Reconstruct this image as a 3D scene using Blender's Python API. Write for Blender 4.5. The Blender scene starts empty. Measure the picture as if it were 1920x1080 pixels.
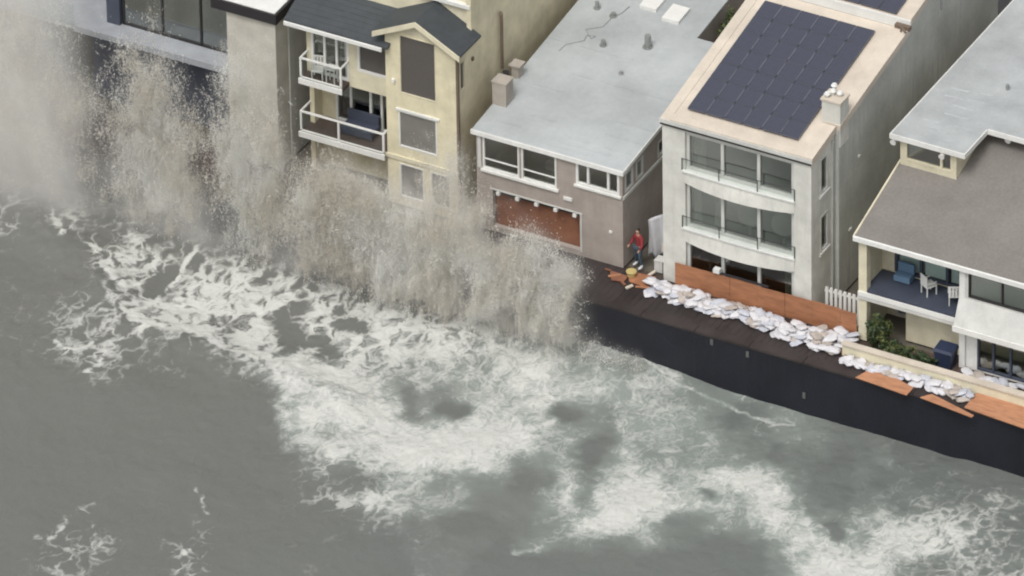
import bpy, bmesh, math, random
import numpy as np
from math import radians, sin, cos, pi
from mathutils import Vector, Matrix

random.seed(7)
rng = np.random.default_rng(11)
scene = bpy.context.scene
col = scene.collection

# ------------------------------------------------------------------ camera
TH, EL, DIST, SC, RO = radians(28.8), radians(34.0), 500.0, 47.0, radians(1.0)
r_ = np.array([cos(TH), sin(TH), 0.0])
f_ = np.array([-sin(TH) * cos(EL), cos(TH) * cos(EL), -sin(EL)])
u_ = np.cross(r_, f_)
r_, u_ = r_ * cos(RO) - u_ * sin(RO), u_ * cos(RO) + r_ * sin(RO)
CAM = -f_ * DIST
FP = SC * DIST
cd = bpy.data.cameras.new("camera")
cam = bpy.data.objects.new("camera", cd)
col.objects.link(cam)
cd.sensor_width = 36.0
cd.lens = 36.0 * FP / 1920.0
cd.clip_start = 5.0
cd.clip_end = 6000.0
cam.matrix_world = Matrix(((r_[0], u_[0], -f_[0], CAM[0]), (r_[1], u_[1], -f_[1], CAM[1]),
                           (r_[2], u_[2], -f_[2], CAM[2]), (0, 0, 0, 1)))
scene.camera = cam

# ------------------------------------------------------------------ light (overcast)
w = bpy.data.worlds.new("World")
scene.world = w
w.use_nodes = True
nt = w.node_tree
bg = nt.nodes["Background"]
sky = nt.nodes.new("ShaderNodeTexSky")
sky.sky_type = 'NISHITA'
sky.sun_disc = False
SUN_EL, SUN_AZ = radians(60), radians(176)      # azimuth measured clockwise from +Y
sky.sun_elevation = SUN_EL
sky.sun_rotation = SUN_AZ
sky.dust_density = 6.0
sky.ozone_density = 1.0
hs = nt.nodes.new("ShaderNodeHueSaturation")    # a closed cloud cover takes the blue out of the sky
hs.inputs["Saturation"].default_value = 0.16
nt.links.new(sky.outputs[0], hs.inputs["Color"])
nt.links.new(hs.outputs[0], bg.inputs["Color"])
bg.inputs["Strength"].default_value = 0.15
sl = bpy.data.lights.new("sun", 'SUN')
sl.energy = 0.9
sl.angle = radians(16)
sl.color = (1.0, 0.965, 0.91)
so = bpy.data.objects.new("sun", sl)
col.objects.link(so)
sd = Vector((sin(SUN_AZ) * cos(SUN_EL), cos(SUN_AZ) * cos(SUN_EL), sin(SUN_EL)))
so.rotation_euler = sd.to_track_quat('Z', 'Y').to_euler()
so.location = (0, -20, 60)

scene.view_settings.view_transform = 'Standard'
scene.view_settings.look = 'None'
scene.view_settings.gamma = 1.0
scene.view_settings.use_curve_mapping = False
scene.view_settings.exposure = 0.0
scene.cycles.max_bounces = 10
scene.cycles.volume_bounces = 8
scene.cycles.volume_step_rate = 1.0
scene.cycles.filter_width = 2.1      # the photograph is soft
scene.cycles.transparent_max_bounces = 24


def at(px, py, z=0.0):
    """a pixel of the photograph -> the point where its sight line meets height z"""
    d = f_ + r_ * ((px - 960) / FP) - u_ * ((py - 540) / FP)
    t = (z - CAM[2]) / d[2]
    return CAM + t * d


# ------------------------------------------------------------------ materials
def new_mat(name):
    m = bpy.data.materials.new(name)
    m.use_nodes = True
    return m, m.node_tree, m.node_tree.nodes["Principled BSDF"]


def N(nt, typ, **k):
    n = nt.nodes.new(typ)
    for a, b in k.items():
        setattr(n, a, b)
    return n


def noise(nt, vec, scale, detail=5.0, rough=0.6, dist=0.0):
    n = N(nt, "ShaderNodeTexNoise")
    n.inputs["Scale"].default_value = scale
    n.inputs["Detail"].default_value = detail
    n.inputs["Roughness"].default_value = rough
    n.inputs["Distortion"].default_value = dist
    if vec is not None:
        nt.links.new(vec, n.inputs["Vector"])
    return n.outputs["Fac"]


def ramp(nt, fac, a, b, ca=(0, 0, 0, 1), cb=(1, 1, 1, 1)):
    n = N(nt, "ShaderNodeValToRGB")
    n.color_ramp.elements[0].position = a
    n.color_ramp.elements[1].position = b
    n.color_ramp.elements[0].color = ca
    n.color_ramp.elements[1].color = cb
    nt.links.new(fac, n.inputs["Fac"])
    return n.outputs["Color"]


def mix(nt, fac, a, b, mode='MIX'):
    n = N(nt, "ShaderNodeMixRGB", blend_type=mode)
    for i, v in enumerate((fac, a, b)):
        if isinstance(v, (int, float)):
            n.inputs[i].default_value = v
        elif isinstance(v, tuple):
            n.inputs[i].default_value = (*v[:3], 1)
        else:
            nt.links.new(v, n.inputs[i])
    return n.outputs[0]


def math_(nt, op, a, b=None, clamp=False):
    n = N(nt, "ShaderNodeMath", operation=op, use_clamp=clamp)
    for i, v in enumerate((a, b)):
        if v is None:
            continue
        if isinstance(v, (int, float)):
            n.inputs[i].default_value = v
        else:
            nt.links.new(v, n.inputs[i])
    return n.outputs[0]


def coords(nt, scale=(1, 1, 1)):
    g = N(nt, "ShaderNodeNewGeometry")
    mp = N(nt, "ShaderNodeMapping")
    mp.inputs["Scale"].default_value = scale
    nt.links.new(g.outputs["Position"], mp.inputs["Vector"])
    return mp.outputs[0]


def surf(name, c, rough=0.8, var=0.12, scale=1.2, streak=0.0, dirt=(0.25, 0.23, 0.2), bump=0.0,
         bscale=30, spec=0.4, fine=0.06, metallic=0.0, stretch=(1, 1, 1)):
    m, nt, p = new_mat(name)
    P = coords(nt, stretch)
    n1 = noise(nt, P, scale, 6)
    n2 = noise(nt, P, scale * 14, 4)
    dark = tuple(x * (1 - var * 1.6) for x in c)
    light = tuple(min(1, x * (1 + var)) for x in c)
    cc = mix(nt, ramp(nt, n1, 0.32, 0.68), dark, light)
    cc = mix(nt, fine * 3, cc, ramp(nt, n2, 0.3, 0.7, (c[0] * .7, c[1] * .7, c[2] * .7, 1), (min(1, c[0] * 1.25), min(1, c[1] * 1.25), min(1, c[2] * 1.25), 1)))
    if streak > 0:
        S = coords(nt, (3.2, 3.2, 0.28))
        s = noise(nt, S, 1.6, 7, 0.7)
        s2 = noise(nt, coords(nt), 0.5, 3)
        k = math_(nt, 'MULTIPLY', ramp(nt, s, 0.5, 0.72), ramp(nt, s2, 0.35, 0.65))
        cc = mix(nt, math_(nt, 'MULTIPLY', k, streak), cc, dirt)
    nt.links.new(cc, p.inputs["Base Color"])
    rr = math_(nt, 'ADD', math_(nt, 'MULTIPLY', n1, 0.25), rough - 0.12, True)
    nt.links.new(rr, p.inputs["Roughness"])
    p.inputs["Specular IOR Level"].default_value = spec
    p.inputs["Metallic"].default_value = metallic
    if bump > 0:
        b = N(nt, "ShaderNodeBump")
        b.inputs["Strength"].default_value = bump
        b.inputs["Distance"].default_value = 0.02
        nt.links.new(noise(nt, P, bscale, 5), b.inputs["Height"])
        nt.links.new(b.outputs[0], p.inputs["Normal"])
    return m


def glass(name, tint=(0.45, 0.5, 0.47), fac=0.25, rough=0.06):
    m, nt, p = new_mat(name)
    out = nt.nodes["Material Output"]
    tr = N(nt, "ShaderNodeBsdfTransparent")
    tr.inputs[0].default_value = (*tint, 1)
    gl = N(nt, "ShaderNodeBsdfGlossy")
    gl.inputs["Roughness"].default_value = rough
    gl.inputs["Color"].default_value = (0.87, 0.88, 0.87, 1)
    b = N(nt, "ShaderNodeBump")
    b.inputs["Strength"].default_value = 0.05
    b.inputs["Distance"].default_value = 0.05
    nt.links.new(noise(nt, coords(nt), 1.2, 2), b.inputs["Height"])
    nt.links.new(b.outputs[0], gl.inputs["Normal"])
    mx = N(nt, "ShaderNodeMixShader")
    mx.inputs[0].default_value = fac
    nt.links.new(tr.outputs[0], mx.inputs[1])
    nt.links.new(gl.outputs[0], mx.inputs[2])
    nt.links.new(mx.outputs[0], out.inputs["Surface"])
    return m


M = dict(
    cable=surf('grey_cable_sheath', (0.33, 0.34, 0.34), rough=.7),
    rail=surf('dull_alu_rail', (0.135, 0.14, 0.165), rough=.5),
    drain=surf('dull_grey_metal', (0.11, 0.115, 0.11), rough=.6),
    chim=surf('beige_stucco', (0.42, 0.38, 0.33), streak=.4, dirt=(.28, .25, .22)),
    slate=surf('blue_grey_terrace', (0.33, 0.345, 0.37), rough=.5, streak=.3, dirt=(.2, .2, .2)),
    mist_screen=surf('mist_grey_window_screen', (0.2, 0.19, 0.175), rough=.6, var=.1),  # screen lightened: the mist before it is painted into the grey
    cream=surf("cream_stucco", (0.70, 0.64, 0.455), streak=0.25, dirt=(0.36, 0.32, 0.24), bump=.2),
    cream2=surf("pale_yellow_stucco", (0.68, 0.63, 0.47), streak=0.25, dirt=(0.4, 0.35, 0.25)),
    taupe=surf("taupe_stucco", (0.37, 0.325, 0.29), streak=0.35, dirt=(0.2, 0.18, 0.16), bump=.2),
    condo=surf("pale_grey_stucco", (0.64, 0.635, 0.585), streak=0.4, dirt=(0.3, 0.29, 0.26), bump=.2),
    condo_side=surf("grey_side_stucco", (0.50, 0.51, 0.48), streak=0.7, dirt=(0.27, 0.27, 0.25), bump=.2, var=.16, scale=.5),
    pillar=surf("offwhite_stucco", (0.52, 0.50, 0.44), streak=0.3, bump=.15),
    coping=surf("beige_roof_coating", (0.60, 0.53, 0.445), var=.1, scale=.9, streak=0.0, bump=.1, rough=.6),
    white=surf("white_paint", (0.74, 0.74, 0.71), rough=.5, var=.06, streak=.25, dirt=(.45, .42, .36)),
    white2=surf("weathered_white_paint", (0.58, 0.58, 0.55), rough=.6, var=.1, streak=.4, dirt=(.35, .33, .28)),
    graymetal=surf("grey_roof_membrane", (0.42, 0.445, 0.45), rough=.42, var=.13, scale=.35, fine=.05, bump=.15, bscale=4),
    whiteroof=surf("pale_grey_roof_coating", (0.40, 0.42, 0.42), rough=.5, var=.14, scale=.6, bump=.15, bscale=4),
    shingle=surf("charcoal_shingle", (0.058, 0.066, 0.072), rough=.75, var=.16, scale=3, fine=.12, bump=.5, bscale=24),
    brownroof=surf("taupe_gravel_roofing", (0.205, 0.19, 0.175), rough=.85, var=.12, scale=.6, fine=.12, bump=.5, bscale=22),
    shade=surf("taupe_window_screen", (0.105, 0.095, 0.088), rough=.6, var=.05, scale=.7),
    dark=surf("dark_bronze_trim_and_shade", (0.03, 0.028, 0.03), rough=.5, var=.1),  # trim colour; also painted shade on the courtyard floor and bay head
    navy=surf("slate_blue_panel", (0.06, 0.07, 0.1), rough=.5, var=.12),
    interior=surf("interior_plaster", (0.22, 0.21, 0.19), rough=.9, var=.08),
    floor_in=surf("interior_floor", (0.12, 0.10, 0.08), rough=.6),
    curtain=surf("pale_curtain", (0.55, 0.56, 0.53), rough=.95, var=.15, scale=4, stretch=(4, 4, .2)),
    glass=glass("smoky_glass", (.62,.65,.62), .24, .12),
    glass_green=glass("green_tinted_glass", (0.42, 0.52, 0.46), .34, .1),
    glass_clear=glass("clear_guard_glass", (0.9, 0.93, 0.92), .06),
    seawall=surf("wet_black_seawall", (0.016, 0.017, 0.024), rough=.5, var=.25, scale=.6, fine=.15, streak=.5, dirt=(0.028, 0.026, 0.03), bump=.4, bscale=5, spec=.3),
    wetdeck=surf("wet_dark_decking", (0.046, 0.037, 0.036), rough=.5, var=.3, scale=.9, bump=.3, bscale=9, spec=.3),
    deck=surf("brown_decking", (0.085, 0.06, 0.052), rough=.6, var=.2, scale=1.5),
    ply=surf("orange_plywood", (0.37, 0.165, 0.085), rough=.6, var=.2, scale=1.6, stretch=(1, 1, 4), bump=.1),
    ply2=surf("pale_orange_plywood", (0.46, 0.225, 0.125), rough=.6, var=.2, scale=1.6, stretch=(1, 4, 1)),  # paler plywood colour for loose sheets and splinters
    rust=surf("terracotta_board", (0.25, 0.11, 0.065), rough=.7, var=.2, scale=1.2),
    land=surf("packed_earth", (0.14, 0.125, 0.1), rough=.95, var=.2, scale=1),
    concrete=surf("pale_concrete", (0.33, 0.32, 0.30), rough=.85, var=.12, streak=.3),
    asphalt=surf("asphalt", (0.05, 0.05, 0.052), rough=.9, var=.15),
    paint_y=surf("road_paint", (0.6, 0.45, 0.1), rough=.7),
    bag=surf("white_sandbag_cloth", (0.62, 0.61, 0.63), rough=.9, var=.1, scale=3, streak=.25, dirt=(.4, .36, .33), bump=.3, bscale=12),
    bag2=surf("blueish_sandbag_cloth", (0.50, 0.51, 0.56), rough=.9, var=.14, scale=3, bump=.3, bscale=12),
    bag3=surf("muddy_sandbag_cloth", (0.44, 0.39, 0.35), rough=.9, var=.18, scale=3, bump=.3, bscale=12),
    tarp=surf("grey_white_tarp", (0.56, 0.56, 0.58), rough=.7, var=.08, scale=2, bump=.2, bscale=5),
    red=surf("red_jacket_cloth", (0.25, 0.035, 0.04), rough=.9, var=.2, scale=6),
    jeans=surf("dark_blue_trouser_cloth", (0.05, 0.075, 0.1), rough=.9, var=.2, scale=6),
    skin=surf("skin", (0.42, 0.25, 0.18), rough=.6, var=.05),
    hair=surf("dark_hair", (0.02, 0.015, 0.012), rough=.7),
    shoe=surf("pale_boot_rubber", (0.6, 0.6, 0.62), rough=.5),
    leaf=surf("dark_green_leaves", (0.045, 0.07, 0.03), rough=.6, var=.4, scale=4),
    leaf2=surf("yellow_green_leaves", (0.11, 0.13, 0.045), rough=.6, var=.35, scale=4),
    bark=surf("brown_bark", (0.09, 0.065, 0.045), rough=.9),
    yellow=surf("yellow_plastic", (0.5, 0.4, 0.17), rough=.5),
    bluebin=surf("navy_plastic", (0.025, 0.035, 0.07), rough=.5),
    teal=surf("blue_cushion_cloth", (0.12, 0.2, 0.3), rough=.9),
    pipe=surf("galvanised_pipe", (0.3, 0.31, 0.3), rough=.4, metallic=.3),
    rustpipe=surf("brown_pipe_paint", (0.16, 0.12, 0.09), rough=.6),
)


def solar_mat():
    m, nt, p = new_mat("solar_cell_glass")
    tc = N(nt, "ShaderNodeTexCoord")
    br = N(nt, "ShaderNodeTexBrick")
    br.offset = 0
    br.inputs["Color1"].default_value = (0.052, 0.056, 0.080, 1)
    br.inputs["Color2"].default_value = (0.060, 0.064, 0.088, 1)
    br.inputs["Mortar"].default_value = (0.085, 0.09, 0.12, 1)
    br.inputs["Scale"].default_value = 1.0
    br.inputs["Mortar Size"].default_value = 0.006
    br.inputs["Brick Width"].default_value = 0.13
    br.inputs["Row Height"].default_value = 0.13
    nt.links.new(tc.outputs["Object"], br.inputs["Vector"])
    nt.links.new(br.outputs[0], p.inputs["Base Color"])
    p.inputs["Roughness"].default_value = 0.28
    p.inputs["Specular IOR Level"].default_value = 0.5
    return m


M['solar'] = solar_mat()


# ------------------------------------------------------------------ mesh helpers
def tag(o, label=None, cat=None, group=None, kind=None):
    for k, v in (("label", label), ("category", cat), ("group", group), ("kind", kind)):
        if v:
            o[k] = v
    return o


def empty(name, loc, label, cat, group=None, rz=0.0):
    o = bpy.data.objects.new(name, None)
    col.objects.link(o)
    o.location = loc
    o.rotation_euler.z = rz
    o.empty_display_size = .3
    tag(o, label, cat, group)
    return o


def world_off(p):
    v = Vector((0, 0, 0))
    while p is not None:
        v += Vector(p.location)
        p = p.parent
    return v


class MB:
    def __init__(s):
        s.v, s.f = [], []

    def quad(s, *ps):
        n = len(s.v)
        s.v += [tuple(p) for p in ps]
        s.f.append(tuple(range(n, n + len(ps))))
        return s

    def box(s, x0, x1, y0, y1, z0, z1):
        n = len(s.v)
        s.v += [(x0, y0, z0), (x1, y0, z0), (x1, y1, z0), (x0, y1, z0), (x0, y0, z1), (x1, y0, z1), (x1, y1, z1), (x0, y1, z1)]
        s.f += [tuple(n + i for i in q) for q in ((0, 3, 2, 1), (4, 5, 6, 7), (0, 1, 5, 4), (1, 2, 6, 5), (2, 3, 7, 6), (3, 0, 4, 7))]
        return s

    def hexa(s, b, t):
        """b, t: four points each, bottom and top loops counter-clockwise from above"""
        n = len(s.v)
        s.v += [tuple(p) for p in b] + [tuple(p) for p in t]
        k = len(b)
        s.f.append(tuple(n + i for i in reversed(range(k))))
        s.f.append(tuple(n + k + i for i in range(k)))
        for i in range(k):
            j = (i + 1) % k
            s.f.append((n + i, n + j, n + k + j, n + k + i))
        return s

    def slab(s, pts, th):
        """a plate: upper outline pts (ccw from above), thickness th downward"""
        return s.hexa([(p[0], p[1], p[2] - th) for p in pts], pts)

    def tube(s, pts, r, k=8, r1=None):
        pts = [Vector(p) for p in pts]
        n0 = len(s.v)
        m = len(pts)
        for i, p in enumerate(pts):
            d = (pts[min(i + 1, m - 1)] - pts[max(i - 1, 0)]).normalized()
            a = Vector((0, 0, 1)) if abs(d.z) < .9 else Vector((1, 0, 0))
            e1 = d.cross(a).normalized()
            e2 = d.cross(e1)
            rr = r if r1 is None else r + (r1 - r) * i / max(1, m - 1)
            for j in range(k):
                an = 2 * pi * j / k
                s.v.append(tuple(p + e1 * rr * cos(an) + e2 * rr * sin(an)))
        for i in range(m - 1):
            for j in range(k):
                a, b = n0 + i * k + j, n0 + i * k + (j + 1) % k
                s.f.append((a, b, b + k, a + k))
        s.f.append(tuple(n0 + j for j in reversed(range(k))))
        s.f.append(tuple(n0 + (m - 1) * k + j for j in range(k)))
        return s

    def wall(s, x0, x1, z0, z1, y0, y1, holes=(), swap=False):
        """a wall in the XZ plane from y0 (front) to y1, with rectangular openings; swap: in the YZ plane"""
        xs = sorted({x0, x1, *[h[0] for h in holes], *[h[1] for h in holes]})
        zs = sorted({z0, z1, *[h[2] for h in holes], *[h[3] for h in holes]})
        xs = [x for x in xs if x0 <= x <= x1]
        zs = [z for z in zs if z0 <= z <= z1]

        def solid(i, j):
            if i < 0 or j < 0 or i >= len(xs) - 1 or j >= len(zs) - 1:
                return False
            cx, cz = (xs[i] + xs[i + 1]) / 2, (zs[j] + zs[j + 1]) / 2
            return not any(h[0] < cx < h[1] and h[2] < cz < h[3] for h in holes)

        def P(x, y, z):
            return (y, x, z) if swap else (x, y, z)
        for i in range(len(xs) - 1):
            for j in range(len(zs) - 1):
                if not solid(i, j):
                    continue
                a, b, c, d = xs[i], xs[i + 1], zs[j], zs[j + 1]
                s.quad(P(a, y0, c), P(b, y0, c), P(b, y0, d), P(a, y0, d))
                s.quad(P(b, y1, c), P(a, y1, c), P(a, y1, d), P(b, y1, d))
                if not solid(i - 1, j):
                    s.quad(P(a, y0, c), P(a, y0, d), P(a, y1, d), P(a, y1, c))
                if not solid(i + 1, j):
                    s.quad(P(b, y0, c), P(b, y1, c), P(b, y1, d), P(b, y0, d))
                if not solid(i, j - 1):
                    s.quad(P(a, y0, c), P(a, y1, c), P(b, y1, c), P(b, y0, c))
                if not solid(i, j + 1):
                    s.quad(P(a, y0, d), P(b, y0, d), P(b, y1, d), P(a, y1, d))
        return s

    def build(s, name, mat, parent=None, label=None, origin=None, smooth=False):
        off = world_off(parent) if parent is not None else Vector(origin or (0, 0, 0))
        me = bpy.data.meshes.new(name)
        me.from_pydata([(x - off.x, y - off.y, z - off.z) for x, y, z in s.v], [], s.f)
        bm = bmesh.new()
        bm.from_mesh(me)
        bmesh.ops.remove_doubles(bm, verts=bm.verts, dist=1e-5)
        bmesh.ops.recalc_face_normals(bm, faces=bm.faces)
        bm.to_mesh(me)
        bm.free()
        if smooth:
            for p in me.polygons:
                p.use_smooth = True
        me.materials.append(M[mat] if isinstance(mat, str) else mat)
        o = bpy.data.objects.new(name, me)
        col.objects.link(o)
        o.parent = parent
        if parent is None:
            o.location = off
        if label:
            o["label"] = label
        return o


def window(root, x0, x1, z0, z1, y, mull=(), fr=.06, frame='white', pane='glass', swap=False, d=.1, bars=()):
    """window > frame, one pane per light; set into an opening whose outer face is y"""
    def B(mb, a, b, c, e, zz0, zz1):
        return mb.box(c, e, a, b, zz0, zz1) if swap else mb.box(a, b, c, e, zz0, zz1)
    sgn = -1 if swap else 1
    ya, yb = sorted((y - sgn * .02, y + sgn * d))
    mb = MB()
    B(mb, x0, x1, ya, yb, z0, z0 + fr)
    B(mb, x0, x1, ya, yb, z1 - fr, z1)
    B(mb, x0, x0 + fr, ya, yb, z0 + fr, z1 - fr)
    B(mb, x1 - fr, x1, ya, yb, z0 + fr, z1 - fr)
    for m_ in mull:
        B(mb, m_ - fr / 2, m_ + fr / 2, ya, yb, z0 + fr, z1 - fr)
    for b_ in bars:
        B(mb, x0 + fr, x1 - fr, ya + .03, yb - .03, b_ - .02, b_ + .02)
    wdw = mb.build("window", frame, root)
    edges = [x0 + fr] + [q for m_ in mull for q in (m_ - fr / 2, m_ + fr / 2)] + [x1 - fr]
    for i in range(0, len(edges), 2):
        pm = MB()
        pa, pb = sorted((y + sgn * .05, y + sgn * .062))
        B(pm, edges[i] - .01, edges[i + 1] + .01, pa, pb, z0 + fr - .01, z1 - fr + .01)
        pm.build("pane", pane, wdw)
    return wdw


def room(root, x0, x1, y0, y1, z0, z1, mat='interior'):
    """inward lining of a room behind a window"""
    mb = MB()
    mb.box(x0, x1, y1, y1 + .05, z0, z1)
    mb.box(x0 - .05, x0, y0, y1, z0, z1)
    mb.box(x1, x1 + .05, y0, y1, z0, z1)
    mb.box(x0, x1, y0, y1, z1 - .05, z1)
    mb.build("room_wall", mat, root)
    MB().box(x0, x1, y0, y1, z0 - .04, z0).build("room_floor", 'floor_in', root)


def curtain(root, x0, x1, y, z0, z1):
    mb = MB()
    n = max(6, int((x1 - x0) / .07))
    for i in range(n):
        a, b = x0 + (x1 - x0) * i / n, x0 + (x1 - x0) * (i + 1) / n
        ya, yb = y + .05 * (i % 2), y + .05 * ((i + 1) % 2)
        mb.quad((a, ya, z0), (b, yb, z0), (b, yb, z1), (a, ya, z1))
    mb.build("curtain", 'curtain', root)


G = 2.5     # level of the decks behind the seawall

# ------------------------------------------------------------------ setting: land, street
tag(MB().box(-120, 120, -2.0, 120, -3, G - .12).build("ground", 'land'), kind='structure')
tag(MB().box(-120, 120, 19, 27, G - .118, G - .1).build("road", 'asphalt'), kind='structure')
tag(MB().box(-120, 120, 17.4, 19, G - .118, G + .02).build("pavement", 'concrete'), kind='structure')
ml = MB()
for i in range(-28, 28):
    ml.box(i * 4, i * 4 + 2, 22.95, 23.08, G - .1, G - .096)
tag(ml.build("road_marking", 'paint_y'), kind='structure')

# seawall
sw = empty("seawall", (6, -2.6, 0), "long black wet seawall between the surf and the houses", "seawall")
MB().box(-60, 60, -2.56, -2.2, -3, G - .1).build("wall_core", 'seawall', sw)
x = -28.8
while x < 33:
    yj = -2.622
    MB().box(x + .001, x + 2.4 - .001, yj, -2.562, -1.5, G - .102).build("panel", 'seawall', sw)
    x += 2.4
cap = MB()
x = -60.0
while x < 60:
    L = 2.4
    cap.box(x + .012, x + L - .012, -2.66, -2.18, G - .1, G)
    x += L
cap.build("cap", 'wetdeck', sw)
for (px, py) in ((1335, 641), (1402, 664), (1508, 741)):
    d = f_ + r_ * ((px - 960) / FP) - u_ * ((py - 540) / FP)
    t = (-2.62 - CAM[1]) / d[1]
    q = CAM + t * d
    MB().box(q[0] - .06, q[0] + .06, -2.66, -2.6, q[2] - .13, q[2] + .13).build("drain_cover", 'drain', sw)

# decks between seawall and houses: boards run across
dk = empty("deck", (9, -1.3, G - .1), "wet dark timber walkway along the seawall top below the sandbags", "deck")
bd = None
x = -2.0
while x < 31.5:
    w_ = .28
    if bd is None or True:
        mb = MB().box(x + .005, x + w_ - .005, -2.18, -.02 if x < 15.3 else -1.2, G - .06, G + random.uniform(-.004, .002))
        bd = mb.build("board", 'wetdeck', dk)
    x += w_
MB().box(-60, 60, -2.18, 0.3, G - .11, G - .07).build("deck_base", 'deck', dk)

# ------------------------------------------------------------------ grey low house (x -1.5 .. 5.05)
h = empty("beach_house", (1.8, 6, G), "low taupe house with a pale grey roof, left of the house with solar panels", "house")
holes = [(-1.2, .43, 5.4, 7.0), (.53, 2.1, 5.4, 7.0), (2.98, 4.92, 5.9, 6.95), (-.8, 3.13, 2.75, 4.48)]
wl = MB()
wl.wall(-1.5, 5.05, G, 7.02, 0, .22, holes)
wl.wall(.22, 8.6, G, 7.02, 5.05, 4.83, [(.22, .9, 5.95, 6.85), (1.15, 1.75, 5.95, 6.85), (3.0, 3.7, 5.95, 6.7)], swap=True)
wl.box(-1.5, -1.28, .22, 13, G, 7.02)
wl.box(-1.28, 3.8, 12.8, 13, G, 7.02).box(3.8, 3.9, 8.6, 13, G, 7.0).box(3.9, 4.83, 8.5, 8.6, G, 7.0)
wl.build("wall", 'taupe', h)
MB().hexa([(-1.5, .03, 7.022), (5.05, .03, 7.022), (5.05, 8.59, 7.022), (-1.5, 8.59, 7.022)],
          [(-1.5, .03, 7.1), (5.05, .03, 7.1), (5.05, 8.59, 7.96), (-1.5, 8.59, 7.96)]).hexa([(-1.5, 8.59, 7.022), (3.9, 8.59, 7.022), (3.9, 13, 7.022), (-1.5, 13, 7.022)],
          [(-1.5, 8.59, 7.96), (3.9, 8.59, 7.96), (3.9, 13, 8.4), (-1.5, 13, 8.4)]).build("roof_framing", 'taupe', h)
sl_ = .1
rz = lambda y: 7.2 + sl_ * y
rf = MB().slab([(-1.62, -.12, rz(-.12)), (5.14, -.12, rz(-.12)), (5.14, 8.6, rz(8.6)), (-1.62, 8.6, rz(8.6))], .07)
rf.slab([(-1.62, 8.6, rz(8.6)), (3.9, 8.6, rz(8.6)), (3.9, 13, rz(13)), (-1.62, 13, rz(13))], .07)
rf.build("roof", 'graymetal', h)
fa = MB().slab([(-1.66, -.17, rz(-.17) - .01), (5.18, -.17, rz(-.17) - .01), (5.18, -.12, rz(-.12) - .01), (-1.66, -.12, rz(-.12) - .01)], .2)
fa.slab([(5.14, -.12, rz(-.12) - .01), (5.18, -.12, rz(-.12) - .01), (5.18, 8.6, rz(8.6) - .01), (5.14, 8.6, rz(8.6) - .01)], .18)
fa.build("fascia", 'white', h)
# lapped roofing seams
for (ya, xa, xb) in ((.55, 1.8, 4.2), (.95, 2.0, 4.9), (.25, 1.3, 3.6), (1.6, .0, 1.2), (1.7, 3.4, 5.1), (.75, -1.0, .1), (2.6, 3.2, 5.1),
                     (3.4, -1.5, .6), (4.6, .4, 5.1), (6.3, -1.6, 2.2)):
    MB().slab([(xa, ya - .05, rz(ya) + .012), (xb, ya - .05, rz(ya) + .012), (xb, ya + .1, rz(ya) + .022), (xa, ya + .1, rz(ya) + .022)], .03).build("roof_seam", 'graymetal', h)
window(h, -1.2, .43, 5.4, 7.0, 0, (), .07, bars=(5.85,))
window(h, .53, 2.1, 5.4, 7.0, 0, (), .07, bars=(5.85,))
window(h, 2.98, 4.92, 5.9, 6.95, 0, (3.52, 4.42), .1)
MB().box(-1.28, 2.2, -.1, .0, 5.28, 5.385).build("window_sill", 'white', h)
MB().box(2.9, 5.0, -.08, .0, 5.79, 5.885).build("window_sill", 'white', h)
MB().box(-1.42, -1.27, -.06, .0, 5.4, 7.0).build("corner_trim", 'white2', h)
for (a, b) in ((.22, .9), (1.15, 1.75), (3.0, 3.7)):
    window(h, a, b, 5.95, 6.85 if b < 3 else 6.7, 5.05, (), .08, 'white2', swap=True)
MB().box(5.052, 5.1, .02, 5.5, 5.72, 5.86).build("belt_trim", 'white2', h)
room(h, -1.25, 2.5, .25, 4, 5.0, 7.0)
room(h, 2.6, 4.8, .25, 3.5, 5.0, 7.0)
ct = MB().tube([(1.5, 1.0, 5.1), (1.5, 1.0, 5.72)], .04, 6)
ct.tube([(1.5, 1.0, 5.72), (1.5, 1.0, 5.8)], .42, 14)
ct.build("round_table", 'white', h)
# under-storey bay closed with an orange board, rafter tips at its head
MB().box(-.82, 3.15, .3, .36, 2.6, 4.5).build("back_board", 'rust', h)
MB().box(-.8, 3.13, .06, .3, 4.34, 4.48).build("recess_shade", 'dark', h)  # solid dark strip standing in for the shade at the bay head
for i in range(5):
    xx = -.62 + i * .86
    MB().box(xx, xx + .16, -.06, .28, 4.3, 4.44).build("rafter_tip", 'white', h)
MB().box(-.9, 3.24, -.03, .0, 4.49, 4.55).build("head_trim", 'white2', h)
MB().box(3.135, 3.22, -.03, .0, 2.7, 4.488).build("side_trim", 'white2', h)
MB().box(2.42, 2.8, -.06, .0, 5.0, 5.14).build("wall_light", 'white', h)
MB().box(4.45, 4.58, -.05, .0, 4.02, 4.12).build("wall_light", 'white', h)
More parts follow.
